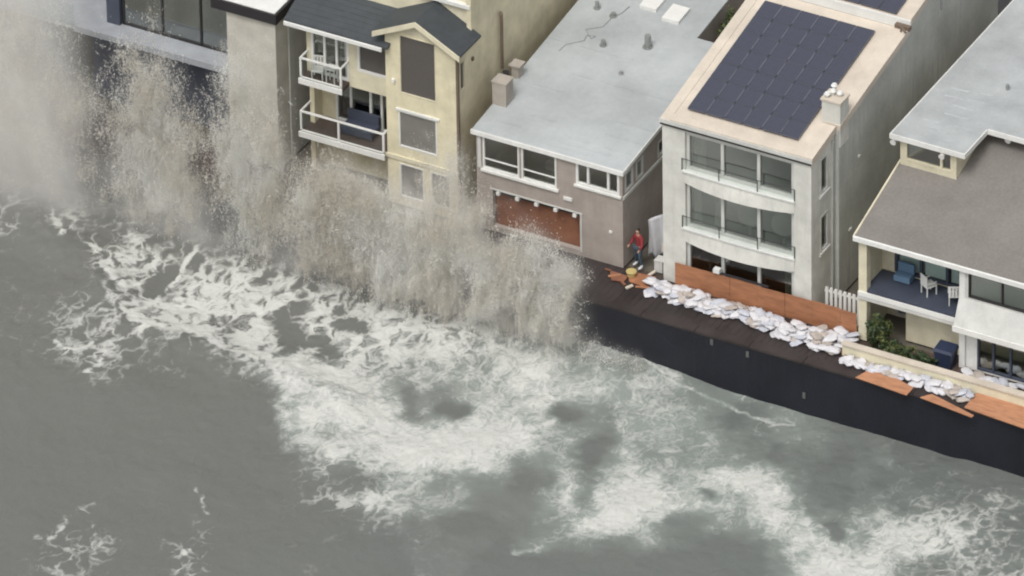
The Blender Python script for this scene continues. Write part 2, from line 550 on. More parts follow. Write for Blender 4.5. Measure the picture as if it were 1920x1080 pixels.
# roof furniture
ch = MB()
ch.box(-1.62, -1.0, 1.6, 2.2, 6.4, 8.4)
ch.build("chimney", 'chim', h)
ch = MB()
ch.box(-1.65, -.97, 1.57, 2.23, 8.4, 8.46)
ch.build("chimney_cap", 'chim', h)
pc = MB().box(-1.72, -1.4, 3.4, 3.75, 7.5, 8.1)
pc.box(-1.8, -1.32, 3.32, 3.83, 8.1, 8.17)
pc.build("vent_box", 'chim', h)
MB().tube([(-1.45, 2.45, 7.4), (-1.45, 2.45, 8.35)], .09, 10).tube([(-1.45, 2.45, 8.3), (-1.45, 2.45, 8.45)], .14, 10).build("flue_pipe", 'dark', h)
for (xx, yy, hh, rr, mt) in ((2.36, 7.31, .55, .13, 'pipe'), (.67, 6.69, .25, .09, 'pipe'), (2.18, 5.36, .12, .07, 'cable'), (-.68, 8.73, .3, .09, 'pipe'), (.16, 8.53, .15, .1, 'pipe')):
    MB().tube([(xx, yy, rz(yy) - .02), (xx, yy, rz(yy) + .03)], rr * 1.7, 12).tube([(xx, yy, rz(yy)), (xx, yy, rz(yy) + hh)], rr, 10).build("vent_pipe", mt, h)
for (xx, yy) in ((1.25, 9.9), (2.45, 9.55)):
    k = MB().slab([(xx - .38, yy - .5, rz(yy) + .1), (xx + .38, yy - .5, rz(yy) + .1), (xx + .38, yy + .5, rz(yy) + .18), (xx - .38, yy + .5, rz(yy) + .18)], .16)
    k.build("skylight", 'white', h)
# low sheet-metal cable on the roof
pts = []
for (px, py) in ((1048, 95), (1060, 84), (1075, 80), (1095, 76), (1100, 66), (1118, 68), (1108, 72), (1098, 55), (1130, 50), (1150, 30), (1165, 25), (1180, 12)):
    d = f_ + r_ * ((px - 960) / FP) - u_ * ((py - 540) / FP)
    t = (7.23 + .1 * CAM[1] - CAM[2]) / (d[2] - .1 * d[1])
    q = CAM + t * d
    pts.append((q[0], q[1], q[2]))
MB().tube(pts, .016, 6).build("cable", 'cable', h)
# courtyard notch floor, coloured dark for the shade that fills it
MB().box(3.9, 5.04, 8.62, 13, G, G + .1).build("courtyard_floor", 'dark', h)

# ------------------------------------------------------------------ condo with solar panels (x 6.85 .. 13.45)
h = empty("solar_roof_house", (10.1, 6, G), "tall pale grey three storey house with dark solar panels filling its beige roof", "house")
cz = lambda y: 10.2 + .18 * y
op = [(7.85, 12.65, 8.0, 9.78), (7.85, 12.65, 5.3, 7.42), (7.85, 12.65, 2.6, 4.66)]
MB().wall(6.85, 13.42, G, 10.02, 0, .3, op).build("front_wall", 'condo', h)
sd_ = MB()
sd_.wall(.3, 1.98, G, 10.12, 13.42, 13.2, [(.75, 1.45, 8.0, 9.7), (.75, 1.45, 5.3, 7.0)], swap=True)
sd_.build("side_wall", 'condo', h)
# big plain side wall, its top following the roof
sv = MB()
sv.hexa([(13.2, 1.98, G), (13.62, 1.98, G), (13.62, 8.05, G), (13.2, 8.05, G)],
        [(13.2, 1.98, cz(1.98) - .12), (13.62, 1.98, cz(1.98) - .12), (13.62, 8.05, cz(8.05) - .12), (13.2, 8.05, cz(8.05) - .12)])
sv.hexa([(13.2, 8.05, G), (13.62, 8.05, G), (13.62, 16, G), (13.2, 16, G)], [(13.2, 8.05, 11.64), (13.62, 8.05, 11.64), (13.62, 16, 12.98), (13.2, 16, 12.98)])
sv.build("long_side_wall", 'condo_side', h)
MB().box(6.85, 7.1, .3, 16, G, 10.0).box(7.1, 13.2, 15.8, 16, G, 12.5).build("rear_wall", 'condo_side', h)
# roof deck and its raised beige border
rs = MB().slab([(6.95, .1, cz(.1) - .06), (13.4, .1, cz(.1) - .06), (13.4, 8.04, cz(8.04) - .06), (6.95, 8.04, cz(8.04) - .06)], .2)
rs.build("roof", 'coping', h)
def band(name, x0, x1, y0, y1, zt=0.0, th=.2, mat='coping'):
    return MB().slab([(x0, y0, cz(y0) + zt), (x1, y0, cz(y0) + zt), (x1, y1, cz(y1) + zt), (x0, y1, cz(y1) + zt)], th).build(name, mat, h)
band("parapet", 6.78, 7.2, -.06, 8.03, -.03, .28)
band("parapet", 12.98, 13.5, -.06, 1.96, .04, .34)
band("parapet", 13.0, 13.68, 1.99, 8.03, .08, .3)
band("parapet", 7.202, 12.978, -.06, .3, .03, .3)
MB().box(6.76, 13.5, -.1, -.065, 10.0, 10.17).build("fascia", 'white2', h)
MB().box(6.8, 13.46, -.085, -.01, 9.9, 9.97).build("soffit_line", 'dark', h)
# upper roof level behind
MB().slab([(6.85, 8.12, 11.95), (13.62, 8.12, 11.95), (13.62, 16, 13.3), (6.85, 16, 13.3)], .3).build("upper_roof", 'coping', h)
MB().box(13.1, 13.75, 7.82, 8.03, 11.68, 11.85).build("conduit_box", 'rustpipe', h)
MB().box(6.8, 13.7, 8.04, 8.12, 11.6, 12.02).build("step_flashing", 'white', h)
# solar panels
pm = bpy.data.meshes.new("solar_panel")
PX, PY = 4.9 / 6, 6.8 / 7
b0 = MB().box(0, PX - .035, 0, (PY - .03), 0, .045)
pan = b0.build("solar_panel", 'solar', h)
fm = MB()
for (a, b, c, d) in ((0, PX - .035, 0, .02), (0, PX - .035, PY - .05, PY - .03), (0, .02, .02, PY - .05), (PX - .055, PX - .035, .02, PY - .05)):
    fm.box(a, b, c, d, .046, .056)
fr0 = fm.build("panel_frame", surf("grey_alu_frame", (0.10, 0.105, 0.13), rough=.5, var=.1), None)
tilt = math.atan(.18)
def put_panel(i, j, y0, z_of, first=False):
    o = pan if first else pan.copy()
    fr = fr0 if first else fr0.copy()
    if not first:
        col.objects.link(o); col.objects.link(fr)
    xx, yy = 7.6 + i * PX + (.5 if y0 > 5 else 0), y0 + j * PY * cos(tilt)
    o.parent = h
    o.location = Vector((xx, yy, z_of(yy) + random.uniform(0, .006))) - Vector(h.location)
    o.rotation_euler = (tilt, 0, 0)
    fr.parent = o
    fr.location = (0, 0, 0)
pan.data.transform(Matrix.Translation(Vector(h.location)))
first = True
for j in range(7):
    for i in range(6):
        put_panel(i, j, .72, lambda y: cz(y) + .04, first)
        first = False
for j in range(2):
    for i in range(6):
        put_panel(i, j, 8.25, lambda y: 11.95 + (y - 8.12) * .172 + .05)
# bright clamp rails between the columns
for i in range(1, 6):
    xx = 7.6 + i * PX - .022
    for j in range(7):
        yy = .72 + (j + .12) * PY * cos(tilt)
        y2 = yy + PY * .7
        MB().slab([(xx - .012, yy, cz(yy) + .11), (xx + .016, yy, cz(yy) + .11), (xx + .016, y2, cz(y2) + .11), (xx - .012, y2, cz(y2) + .11)], .05).build("clamp_rail", 'rail', h)
# chimney with cowls
MB().box(12.85, 13.66, 2.02, 2.75, 9.6, 11.6).build("chimney", 'condo', h)
MB().box(12.8, 13.7, 1.98, 2.8, 11.6, 11.68).build("chimney_cap", 'coping', h)
for (xx, yy, hh) in ((13.0, 2.2, .14), (13.15, 2.4, .2), (13.08, 2.65, .3), (13.4, 2.5, .12)):
    c_ = MB().tube([(xx, yy, 11.67), (xx, yy, 11.67 + hh)], .06, 10)
    c_.tube([(xx, yy, 11.67 + hh), (xx, yy, 11.75 + hh)], .14, 12, .09)
    c_.build("chimney_cowl", 'white', h)
# bow-fronted balconies and windows
def bow(z0, z1, y0, bulge, mat, name, sag=0.0, th=.22, x0=7.78, x1=12.68, n=20, bt=None):
    bt = bulge if bt is None else bt
    mb = MB()
    for i in range(n):
        a, b = i / n, (i + 1) / n
        f = lambda t: 1 - (2 * t - 1) ** 2
        xa, xb = x0 + (x1 - x0) * a, x0 + (x1 - x0) * b
        ya, yb = y0 - bulge * f(a), y0 - bulge * f(b)
        mb.hexa([(xa, ya, z0 - sag * f(a)), (xb, yb, z0 - sag * f(b)), (xb, .28, z0), (xa, .28, z0)],
                [(xa, y0 - bt * f(a), z1), (xb, y0 - bt * f(b), z1), (xb, .28, z1), (xa, .28, z1)])
    return mb.build(name, mat, h)
for (s0, s1) in ((7.42, 7.93), (4.66, 5.23)):
    bow(s0, s1, -.03, .22, 'condo', "balcony_band", .12, bt=.07)
    bow(s1 + .002, s1 + .08, -.09, .07, 'white', "balcony_edge", x0=7.72, x1=12.72)
    g = MB()
    n = 18
    for i in range(n):
        a, b = i / n, (i + 1) / n
        f = lambda t: 1 - (2 * t - 1) ** 2
        xa, xb = 7.72 + 5.0 * a, 7.72 + 5.0 * b
        ya, yb = -.05 - .07 * f(a), -.05 - .07 * f(b)
        g.tube([(xa, ya, s1 + .62), (xb, yb, s1 + .62)], .015, 6)
    for xx in (7.74, 9.4, 11.1, 12.7):
        t = (xx - 7.72) / 5.0
        g.tube([(xx, -.05 - .07 * (1 - (2 * t - 1) ** 2), s1 + .08), (xx, -.05 - .07 * (1 - (2 * t - 1) ** 2), s1 + .62)], .02, 6)
    rr = g.build("guard_rail", 'dark', h)
    g2 = MB()
    for i in range(n):
        a, b = i / n, (i + 1) / n
        xa, xb = 7.72 + 5.0 * a, 7.72 + 5.0 * b
        ya, yb = -.05 - .07 * f(a), -.05 - .07 * f(b)
        g2.quad((xa, ya, s1 + .1), (xb, yb, s1 + .1), (xb, yb, s1 + .6), (xa, ya, s1 + .6))
    g2.build("guard_glass", 'glass_clear', rr)
for (z0, z1) in ((8.02, 9.76), (5.32, 7.38), (2.62, 4.6)):
    window(h, 7.87, 12.63, z0, z1, .12, (9.45, 11.05), .13, 'white2', 'glass')
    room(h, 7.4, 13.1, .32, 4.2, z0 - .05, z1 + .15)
curtain(h, 8.0, 8.35, .45, 5.35, 7.35)
curtain(h, 8.9, 9.3, .5, 5.35, 7.35)
curtain(h, 8.0, 8.5, .5, 8.0, 9.75)
curtain(h, 12.0, 12.6, .5, 2.65, 4.5)
for xx in (10.4, 11.9):     # round pale lamps or chairs behind the middle windows
    bm = MB().tube([(xx, .6, 5.35), (xx, .6, 6.0)], .06, 8).tube([(xx, .62, 6.3), (xx, .5, 6.33)], .5, 20).tube([(xx, .5, 6.33), (xx, .46, 6.34)], .5, 20, .42)
    bm.build("round_chair", 'white2', h)
for (za, zb) in ((8.0, 9.7), (5.3, 7.0)):
    window(h, .75, 1.45, za, zb, 13.42, (), .1, 'white2', 'glass', swap=True)
    MB().box(13.425, 13.5, .66, 1.54, za - .12, za - .002).build("window_sill", 'white2', h)
# downpipes and a small bracket pair on the side wall
MB().box(13.422, 13.5, 1.7, 1.8, 3.0, 10.0).build("downpipe", 'condo_side', h)
for (yy, zz) in ((5.2, 10.0), (5.55, 10.1)):
    MB().tube([(13.63, 9.9 + (yy - 5.2), 12.2), (13.95, 9.9 + (yy - 5.2), 12.2), (13.95, 9.9 + (yy - 5.2), 11.4)], .05, 6).build("bracket_pipe", 'pipe', h)
MB().box(13.63, 13.68, 3.6, 3.75, 8.2, 8.28).build("wall_light", 'white', h)
MB().box(13.63, 13.68, 2.8, 3.0, 5.2, 5.28).build("wall_light", 'white', h)
MB().tube([(13.45, 7.7, cz(7.7)), (13.45, 7.7, cz(7.7) + .35), (13.75, 7.5, cz(7.7) + .25)], .05, 8).build("roof_pipe", 'rustpipe', h)

# plywood flood barrier in front of the condo: boards stand side by side
x = 7.45
k = 0
while x < 15.4:
    wd = min(1.22, 15.5 - x)
    top = 3.6 if x < 12.7 else 3.62
    y = -.14 - .012 * (k % 2)
    mb = MB().hexa([(x, y - .02, G), (x + wd - .01, y - .02, G), (x + wd - .01, y + .0, G), (x, y, G)],
                   [(x, y - .02, top + .02 * (k % 3)), (x + wd - .01, y - .02, top + .02 * (k % 3)), (x + wd - .01, y, top + .02 * (k % 3)), (x, y, top + .02 * (k % 3))])
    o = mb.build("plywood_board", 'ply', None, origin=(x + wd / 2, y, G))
    wh = ["in front of the left pillar", "under the left window", "under the left mullion", "under the middle window", "under the right mullion and white box side",
          "in front of the right pillar", "closing the left half of the gap", "closing the right half of the gap by the yellow column"]
    tag(o, "orange brown plywood sheet standing " + wh[min(k, 7)], "board", "plywood flood boards")
    x += wd
    k += 1
rail = MB().box(9.1, 11.6, -.2, -.1, 3.68, 3.72)
tag(rail.build("timber_batten", 'dark', None, origin=(10.3, -.15, 3.6)), "dark timber batten lying along the plywood top under the windows", "batten")
tag(MB().box(9.2, 9.48, -.28, -.06, 3.72, 3.9).build("white_box", 'white', None, origin=(9.3, -.17, 3.72)), "small white box on the plywood top below the left mullion", "box")

# ------------------------------------------------------------------ cream gabled house (x -9.45 .. -2.35)
h = empty("cream_gabled_house", (-6, 6, G), "cream yellow three storey house with a charcoal gable roof and white balconies", "house")
bay_holes = [(-4.9, -3.27, 7.85, 10.62), (-5.0, -3.27, 5.3, 7.0), (-5.0, -3.9, 2.9, 4.5), (-3.6, -2.7, 2.9, 4.5)]
MB().wall(-5.55, -2.38, G, 10.72, 0, .2, bay_holes).build("bay_wall", 'cream', h)
MB().hexa([(-5.55, .2, G), (-5.35, .2, G), (-5.35, 1.5, G), (-5.55, 1.5, G)], [(-5.55, .2, 10.0), (-5.35, .2, 10.0), (-5.35, 1.5, 10), (-5.55, 1.5, 10)]).build("bay_side_wall", 'cream', h)
# gable triangle
MB().hexa([(-5.55, .0, 10.722), (-2.38, .0, 10.722), (-2.38, .2, 10.722), (-5.55, .2, 10.722)],
          [(-4.05, .0, 11.42), (-3.95, .0, 11.42), (-3.95, .2, 11.42), (-4.05, .2, 11.42)]).build("gable_wall", 'cream2', h)
MB().wall(-9.42, -5.56, 7.1, 9.9, .5, .65, [(-9.2, -7.5, 7.32, 9.55), (-7.1, -5.72, 7.95, 9.62)]).build("upper_wall", 'cream2', h)
MB().wall(-9.42, -5.56, G, 7.1, 1.3, 1.45, [(-8.6, -5.7, 4.75, 6.8)]).build("lower_wall", 'cream', h)
sdw = MB()
sdw.wall(.2, 14, G, 10.5, -2.38, -2.58, [(.3, .75, 8.4, 9.8)], swap=True)
sdw.wall(1.35, 14, 10.5, 16, -2.38, -2.58, [], swap=True)
sdw.box(-9.42, -9.22, .65, 14, G, 9.95)
sdw.box(-9.22, -2.58, 13.8, 14, G, 16)
sdw.build("side_wall", 'cream', h)
MB().wall(-8.2, -2.58, 10.2, 16, 1.5, 1.7, [(-4.6, -3.1, 11.9, 13.6), (-7.4, -6.0, 11.8, 13.5)]).build("top_storey_wall", 'cream2', h)
window(h, -4.6, -3.1, 11.9, 13.6, 1.5, (-3.85,), .1)
window(h, -7.4, -6.0, 11.8, 13.5, 1.5, (), .1)
MB().box(-4.7, -2.4, 1.3, 1.5, 11.72, 11.88).build("window_sill", 'white', h)
MB().box(-8.3, -2.3, 1.4, 14.1, 16, 16.2).build("top_roof", 'shingle', h)
# roofs
MB().slab([(-10.0, -.25, 9.98), (-5.3, -.25, 9.98), (-5.3, 1.5, 10.72), (-10.0, 1.5, 10.72)], .09).build("lower_roof", 'shingle', h)
MB().slab([(-10.0, -.3, 9.9), (-5.56, -.3, 9.9), (-5.56, -.24, 9.92), (-10.0, -.24, 9.92)], .16).build("eave_gutter", 'white', h)
ap = (-4.0, 11.62)
for nm, (xa, za) in (("gable_roof", (-5.95, 10.63)), ("gable_roof", (-2.02, 10.55))):
    pts = [(xa, -.28, za), (ap[0], -.28, ap[1]), (ap[0], 1.5, ap[1]), (xa, 1.5, za)]
    if xa > ap[0]:
        pts = [(ap[0], -.28, ap[1]), (xa, -.28, za), (xa, 1.5, za), (ap[0], 1.5, ap[1])]
    MB().slab(pts, .08).build(nm, 'shingle', h)
    bb = MB()
    q0, q1 = ((xa, za), ap) if xa < ap[0] else (ap, (xa, za))
    bb.hexa([(q0[0], -.34, q0[1] - .24), (q1[0], -.34, q1[1] - .24), (q1[0], -.283, q1[1] - .24), (q0[0], -.283, q0[1] - .24)],
            [(q0[0], -.34, q0[1] - .01), (q1[0], -.34, q1[1] - .01), (q1[0], -.283, q1[1] - .01), (q0[0], -.283, q0[1] - .01)])
    bb.build("barge_board", 'cream2', h)
# shingle courses on the lower roof
for i in range(7):
    yy = -.2 + i * .24
    zz = 9.98 + (yy + .25) * .4229 + .012
    MB().slab([(-9.95, yy, zz), (-6.0, yy, zz), (-6.0, yy + .22, zz + .085), (-9.95, yy + .22, zz + .085)], .015).build("shingle_course", 'shingle', h)
# screened windows; the lower bay panes have mist painted into their grey
window(h, -4.9, -3.27, 7.85, 10.62, .0, (), .04, 'cream2', 'shade')
window(h, -5.0, -3.27, 5.3, 7.0, .0, (), .06, 'white', 'mist_screen')
window(h, -5.0, -3.9, 2.9, 4.5, .0, (), .06, 'white', 'mist_screen')
window(h, -3.6, -2.7, 2.9, 4.5, .0, (), .06, 'white', 'mist_screen')
window(h, -7.1, -5.72, 7.95, 9.62, .5, (), .1, 'white', 'shade')
MB().box(-5.1, -3.15, -.07, .0, 7.02, 7.12).build("window_head", 'white', h)
MB().box(-5.62, -2.32, -.06, .0, 4.66, 4.84).build("belt_trim", 'cream2', h)
window(h, .3, .75, 8.4, 9.8, -2.38, (), .07, 'cream2', 'shade', swap=True)
MB().box(-2.378, -2.28, .02, .12, 3.0, 10.3).build("downpipe", 'rustpipe', h)
MB().tube([(-2.3, 3.6, 10.35), (-2.22, 3.55, 10.3), (-2.22, 3.55, 7.75)], .07, 8).build("flue_pipe", 'rustpipe', h)
MB().box(-2.378, -2.3, 1.3, 1.42, 9.35, 9.5).build("wall_light", 'rustpipe', h)
MB().box(-5.25, -5.12, -.1, .0, 8.3, 8.45).build("wall_light", 'white', h)
# door leaves, curtains in the balcony openings
MB().box(-7.72, -7.5, .56, .6, 7.32, 9.5).build("door_frame", 'white', h)
window(h, -9.2, -7.5, 7.32, 9.55, .5, (-8.6, -8.05), .1, 'white', 'glass')
window(h, -8.6, -5.7, 4.75, 6.8, 1.3, (-7.9, -7.0, -6.5), .1, 'white', 'glass')
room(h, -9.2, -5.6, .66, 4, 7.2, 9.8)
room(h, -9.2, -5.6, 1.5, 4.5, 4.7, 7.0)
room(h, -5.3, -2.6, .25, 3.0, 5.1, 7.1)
curtain(h, -9.1, -8.7, .75, 7.35, 9.5)
curtain(h, -8.5, -8.2, 1.7, 4.8, 6.8)
curtain(h, -7.3, -7.0, 1.7, 4.8, 6.8)
# balconies
def balcony(x0, x1, y0, y1, z, hr, posts, edge='white', deckm='deck'):
    b = MB().box(x0, x1, y0, y1, z - .16, z).build("balcony", deckm, h)
    MB().box(x0 - .04, x1 + .04, y0 - .06, y0 - .002, z - .22, z + .03).build("edge_board", edge, b)
    m = MB()
    m.box(x0, x1, y0, y0 + .07, z + hr - .07, z + hr)
    m.box(x0, x0 + .07, y0 + .07, y1, z + hr - .07, z + hr)
    m.box(x1 - .07, x1, y0 + .07, y1, z + hr - .07, z + hr)
    m.box(x0, x1, y0, y0 + .05, z + .06, z + .11)
    for p in posts:
        m.box(p - .04, p + .04, y0, y0 + .068, z, z + hr - .07)
    m.build("railing", 'white', b)
    g = MB().quad((x0 + .03, y0 + .03, z + .1), (x1 - .03, y0 + .03, z + .1), (x1 - .03, y0 + .03, z + hr - .07), (x0 + .03, y0 + .03, z + hr - .07))
    g.build("guard_glass", 'glass_clear', b)
balcony(-9.4, -7.5, -.15, .5, 7.3, 1.0, (-9.36, -7.54))
balcony(-9.45, -5.62, -.15, 1.3, 4.75, 1.0, (-9.41, -7.7, -5.66))

# balcony furniture
def chair(name, x, y, z, rz, label, mat='white2', s=1.0, cat='chair'):
    r = empty(name, (x, y, z), label, cat)
    r.rotation_euler.z = rz
    def bx(nm, *b):
        mb = MB().box(*[q * s for q in b])
        o = mb.build(nm, mat)
        o.parent = r
        o.location = (0, 0, 0)
    bx("seat", -.24, .24, -.24, .24, .40, .44)
    for i in range(4):
        bx("back_slat", -.23 + i * .125, -.23 + i * .125 + .08, .22, .25, .46, .86)
    bx("back_rail", -.24, .24, .215, .255, .86, .92)
    for (a, b) in ((-.23, -.23), (.19, -.23), (-.23, .19), (.19, .19)):
        bx("leg", a, a + .04, b, b + .04, 0, .399)
    bx("armrest", -.27, -.22, -.2, .2, .6, .63)
    bx("armrest", .22, .27, -.2, .2, .6, .63)
    return r
chair("balcony_chair", -8.75, .2, 7.3, .3, "pale chair on the upper white balcony of the cream house")
tb = empty("balcony_table", (-8.1, .15, 7.3), "small pale table beside the chair on the upper white balcony", "table")
MB().box(-8.33, -7.87, -.05, .38, 7.98, 8.02).build("tabletop", 'white2', tb)
for (a, b) in ((-8.3, 0), (-7.94, 0), (-8.3, .3), (-7.94, .3)):
    MB().box(a, a + .04, b, b + .04, 7.3, 7.98).build("leg", 'white2', tb)
lg = empty("outdoor_sofa", (-7.2, .7, 4.75), "dark sofa on the lower white balcony of the cream house", "sofa")
MB().box(-7.9, -6.5, .4, 1.0, 4.85, 5.15).build("seat", 'navy', lg)
MB().box(-7.9, -6.5, 1.0, 1.15, 4.85, 5.6).build("backrest", 'navy', lg)

# ------------------------------------------------------------------ left building
h = empty("glass_fronted_house", (-15, 6, G), "left house with green tinted glass front, slate blue post and off-white pillar", "house")
MB().box(-12.78, -10.55, .0, 1.0, G, 9.5).build("pillar", 'pillar', h)
MB().box(-10.95, -10.5, 1.0, 14, G, 10.5).build("side_wall", 'condo_side', h)
MB().box(-26.5, -10.95, 13.8, 14, G, 10.5).build("rear_wall", 'condo_side', h)
MB().box(-13.4, -10.42, -.16, 3.5, 9.5, 9.95).build("roof_fascia", 'dark', h)
MB().box(-13.3, -10.52, -.06, 3.4, 9.951, 9.99).build("roof_slab", 'white', h)
MB().box(-26.5, -10.5, 3.5, 14, 10.5, 10.8).build("roof", 'whiteroof', h)
MB().box(-19.9, -12.79, .0, .1, 6.36, 6.64).box(-26.5, -12.79, .1, 5, 6.4, 6.62).build("terrace_slab", 'slate', h)
MB().box(-19.88, -12.79, 1.4, 1.6, G, 6.36).build("lower_wall", 'navy', h)
for i in range(5):
    MB().box(-19.7 + i * 1.45, -18.5 + i * 1.45, 1.33, 1.38, 3.0, 6.0).build("lower_glass", 'navy', h)
MB().box(-18.85, -18.25, .85, 1.5, 6.622, 10.5).build("slate_post", 'navy', h)
fr = MB()
for xx in (-18.2, -16.4, -14.62, -12.86):
    fr.box(xx, xx + .08, 1.0, 1.12, 6.63, 10.5)
fr.box(-18.2, -12.8, 1.0, 1.12, 6.622, 6.72)
fw = fr.build("window", 'dark', h)
for (a, b) in ((-18.12, -16.4), (-16.32, -14.62), (-14.54, -12.86)):
    MB().box(a, b, 1.05, 1.06, 6.72, 10.5).build("pane", 'glass_green', fw)
room(h, -18.2, -12.85, 1.2, 6, 6.66, 10.4, 'interior')
MB().box(-26.5, -18.86, 4.5, 4.7, 6.63, 10.5).build("terrace_rear_wall", 'navy', h)
gl = MB().box(-26.4, -19.9, .02, .05, 6.64, 7.6)
gl.build("guard_glass", 'glass_clear', h)
# narrow passage fence between left house and cream house
pf = empty("passage_fence", (-10, 2.5, G), "weathered timber wall in the narrow gap left of the cream house", "fence")
for i in range(6):
    MB().box(-10.45 + i * .17, -10.3 + i * .17, 2.5, 2.54, G, 7.6).build("board", 'deck', pf)

# ------------------------------------------------------------------ right house (x 15.55 .. 30)
h = empty("brown_roof_house", (20, 6, G), "right hand house with a broad brown roof, flat pale upper roof and yellow corner column", "house")
YF = -.2
ez = lambda y: 7.42 + .29 * (y - (-.35))
MB().slab([(15.5, -.35, ez(-.35)), (31, -.35, ez(-.35)), (31, 4.2, ez(4.2)), (15.5, 4.2, ez(4.2))], .1).slab([(17.9, 4.2, ez(4.2)), (31, 4.2, ez(4.2)), (31, 6.3, ez(6.3)), (17.9, 6.3, ez(6.3))], .1).build("lower_roof", 'brownroof', h)
MB().slab([(15.45, -.42, ez(-.42) + .01), (31, -.42, ez(-.42) + .01), (31, -.352, ez(-.352) + .01), (15.45, -.352, ez(-.352) + .01)], .2).build("gutter", 'white', h)
MB().slab([(15.43, -.352, ez(-.352) + .02), (15.498, -.352, ez(-.352) + .02), (15.498, 4.2, ez(4.2) + .02), (15.43, 4.2, ez(4.2) + .02)], .2).build("verge_board", 'cream2', h)
up = MB().slab([(15.25, 3.3, 9.98), (18.45, 3.3, 9.98), (18.45, 5.3, 9.98), (15.25, 5.3, 9.98)], .06)
up.slab([(15.25, 5.3, 9.98), (31, 5.3, 9.98), (31, 16, 9.98), (15.25, 16, 9.98)], .06)
up.build("upper_roof", 'whiteroof', h)
for b in ((15.2, 18.5, 3.24, 3.298), (18.452, 18.5, 3.298, 5.24), (18.5, 31, 5.24, 5.298), (15.2, 15.248, 3.298, 16)):
    MB().box(*b, 9.78, 10.0).build("upper_fascia", 'white', h)
MB().wall(15.55, 18.0, 8.3, 9.9, 3.5, 3.65, [(15.75, 17.85, 8.78, 9.76)]).build("dormer_wall", 'cream2', h)
window(h, 15.75, 17.85, 8.78, 9.76, 3.5, (17.35,), .1, 'cream2', 'glass')
MB().box(18.0, 31, 6.2, 6.4, 8.0, 9.9).box(17.85, 18.0, 3.65, 6.2, 8.2, 9.9).build("upper_wall", 'cream2', h)
MB().box(15.8, 17.8, 3.67, 3.69, 8.7, 9.85).build("window_blind", 'navy', h)
for (xx, yy) in ((15.35, 3.35), (17.5, 3.3), (19.3, 5.5), (20.1, 5.6)):
    mb = MB().tube([(xx, yy - .12, 9.62), (xx, yy + .1, 9.66)], .13, 12, .05)
    mb.build("flood_light", 'white', h)
# walls
sdw = MB().hexa([(15.6, 1.45, G), (15.8, 1.45, G), (15.8, 3.9, G), (15.6, 3.9, G)], [(15.6, 1.45, ez(1.45) - .1), (15.8, 1.45, ez(1.45) - .1), (15.8, 3.9, ez(3.9) - .1), (15.6, 3.9, ez(3.9) - .1)])
sdw.box(15.6, 15.8, 3.9, 16, G, 9.9)
sdw.box(15.6, 31, 15.8, 16, G, 9.9)
sdw.build("side_wall", 'cream2', h)
MB().box(15.6, 15.95, -.2, .15, G, 7.35).build("corner_column", 'cream2', h)
MB().box(15.6, 15.8, .151, 1.449, G, 7.4).build("porch_side_wall", 'cream2', h)
MB().wall(15.8, 20.0, 4.9, 7.3, 1.45, 1.6, [(16.35, 19.8, 4.95, 7.2)]).build("porch_back_wall", 'cream2', h)
window(h, 16.35, 19.8, 4.95, 7.2, 1.45, (17.5, 18.65), .12, 'navy', 'glass_clear')
for (a, b) in ((16.5, 17.4), (17.6, 18.55), (18.75, 19.65)):
    MB().box(a, b, 1.62, 1.64, 5.05, 7.15).build("blind", surf("pale_teal_blind", (0.62, 0.72, 0.68), rough=.9, var=.08) if 'blind_m' not in M else M['blind_m'], h)
MB().box(15.8, 20.0, -.15, 1.45, 4.72, 4.88).build("porch_floor", 'navy', h)
MB().box(15.6, 20.15, -.28, -.2, 4.62, 4.8).build("floor_edge", 'white', h)
MB().box(15.6, 20.15, -.27, -.2, 4.45, 4.6).build("floor_edge", 'white2', h)
MB().box(20.0, 20.25, -.2, .1, G, 7.35).build("white_post", 'white', h)
# grey windows to the right of the post, skirt below
MB().wall(20.26, 31, 5.0, 7.35, -.2, -.05, [(20.4, 25.9, 5.95, 7.1), (26.2, 30.5, 5.95, 7.1)]).build("right_wall", 'white2', h)
window(h, 20.4, 25.9, 5.95, 7.1, -.2, (21.85, 23.3, 24.7), .06, 'dark', 'glass')
window(h, 26.2, 30.5, 5.95, 7.1, -.2, (27.6, 29.0), .06, 'dark', 'glass')
MB().box(20.35, 30.6, .0, .03, 5.9, 7.2).build("window_blind", 'curtain', h)
MB().hexa([(20.0, -.72, 4.62), (31, -.72, 4.62), (31, .0, 4.62), (20.0, .0, 4.62)],
          [(20.0, -.72, 4.76), (31, -.72, 4.76), (31, -.2, 5.85), (20.0, -.2, 5.85)]).build("skirt_roof", 'white2', h)
MB().box(19.98, 31, -.78, -.722, 4.56, 4.8).build("skirt_fascia", 'white', h)
MB().wall(20.26, 31, G, 4.6, -.1, .05, [(20.75, 24.4, 2.6, 4.45), (24.9, 29.5, 2.6, 4.45)]).build("lower_wall", 'white', h)
window(h, 20.75, 24.4, 2.6, 4.45, -.1, (21.45, 22.2, 22.95, 23.7), .08, 'navy', 'glass_green')
window(h, 24.9, 29.5, 2.6, 4.45, -.1, (26, 27.2, 28.4), .08, 'navy', 'glass_green')
MB().box(20.7, 29.6, .5, .55, 2.6, 4.5).build("blind", 'curtain', h)
MB().wall(15.8, 20.0, G, 4.7, 1.9, 2.0, [(16.2, 17.8, 2.6, 4.3)]).build("patio_back_wall", 'cream2', h)
window(h, 16.2, 17.8, 2.6, 4.3, 1.9, (17.0,), .08, 'white2', 'glass')
room(h, 20.4, 30.8, .1, 4, 5.0, 7.3)
MB().slab([(17.2, .45, 3.98), (19.8, .45, 3.98), (19.8, 1.4, 4.1), (17.2, 1.4, 4.1)], .05).build("counter", 'white2', h)
MB().box(17.3, 19.7, .55, .75, G, 3.95).build("planter_wall", 'cream2', h)
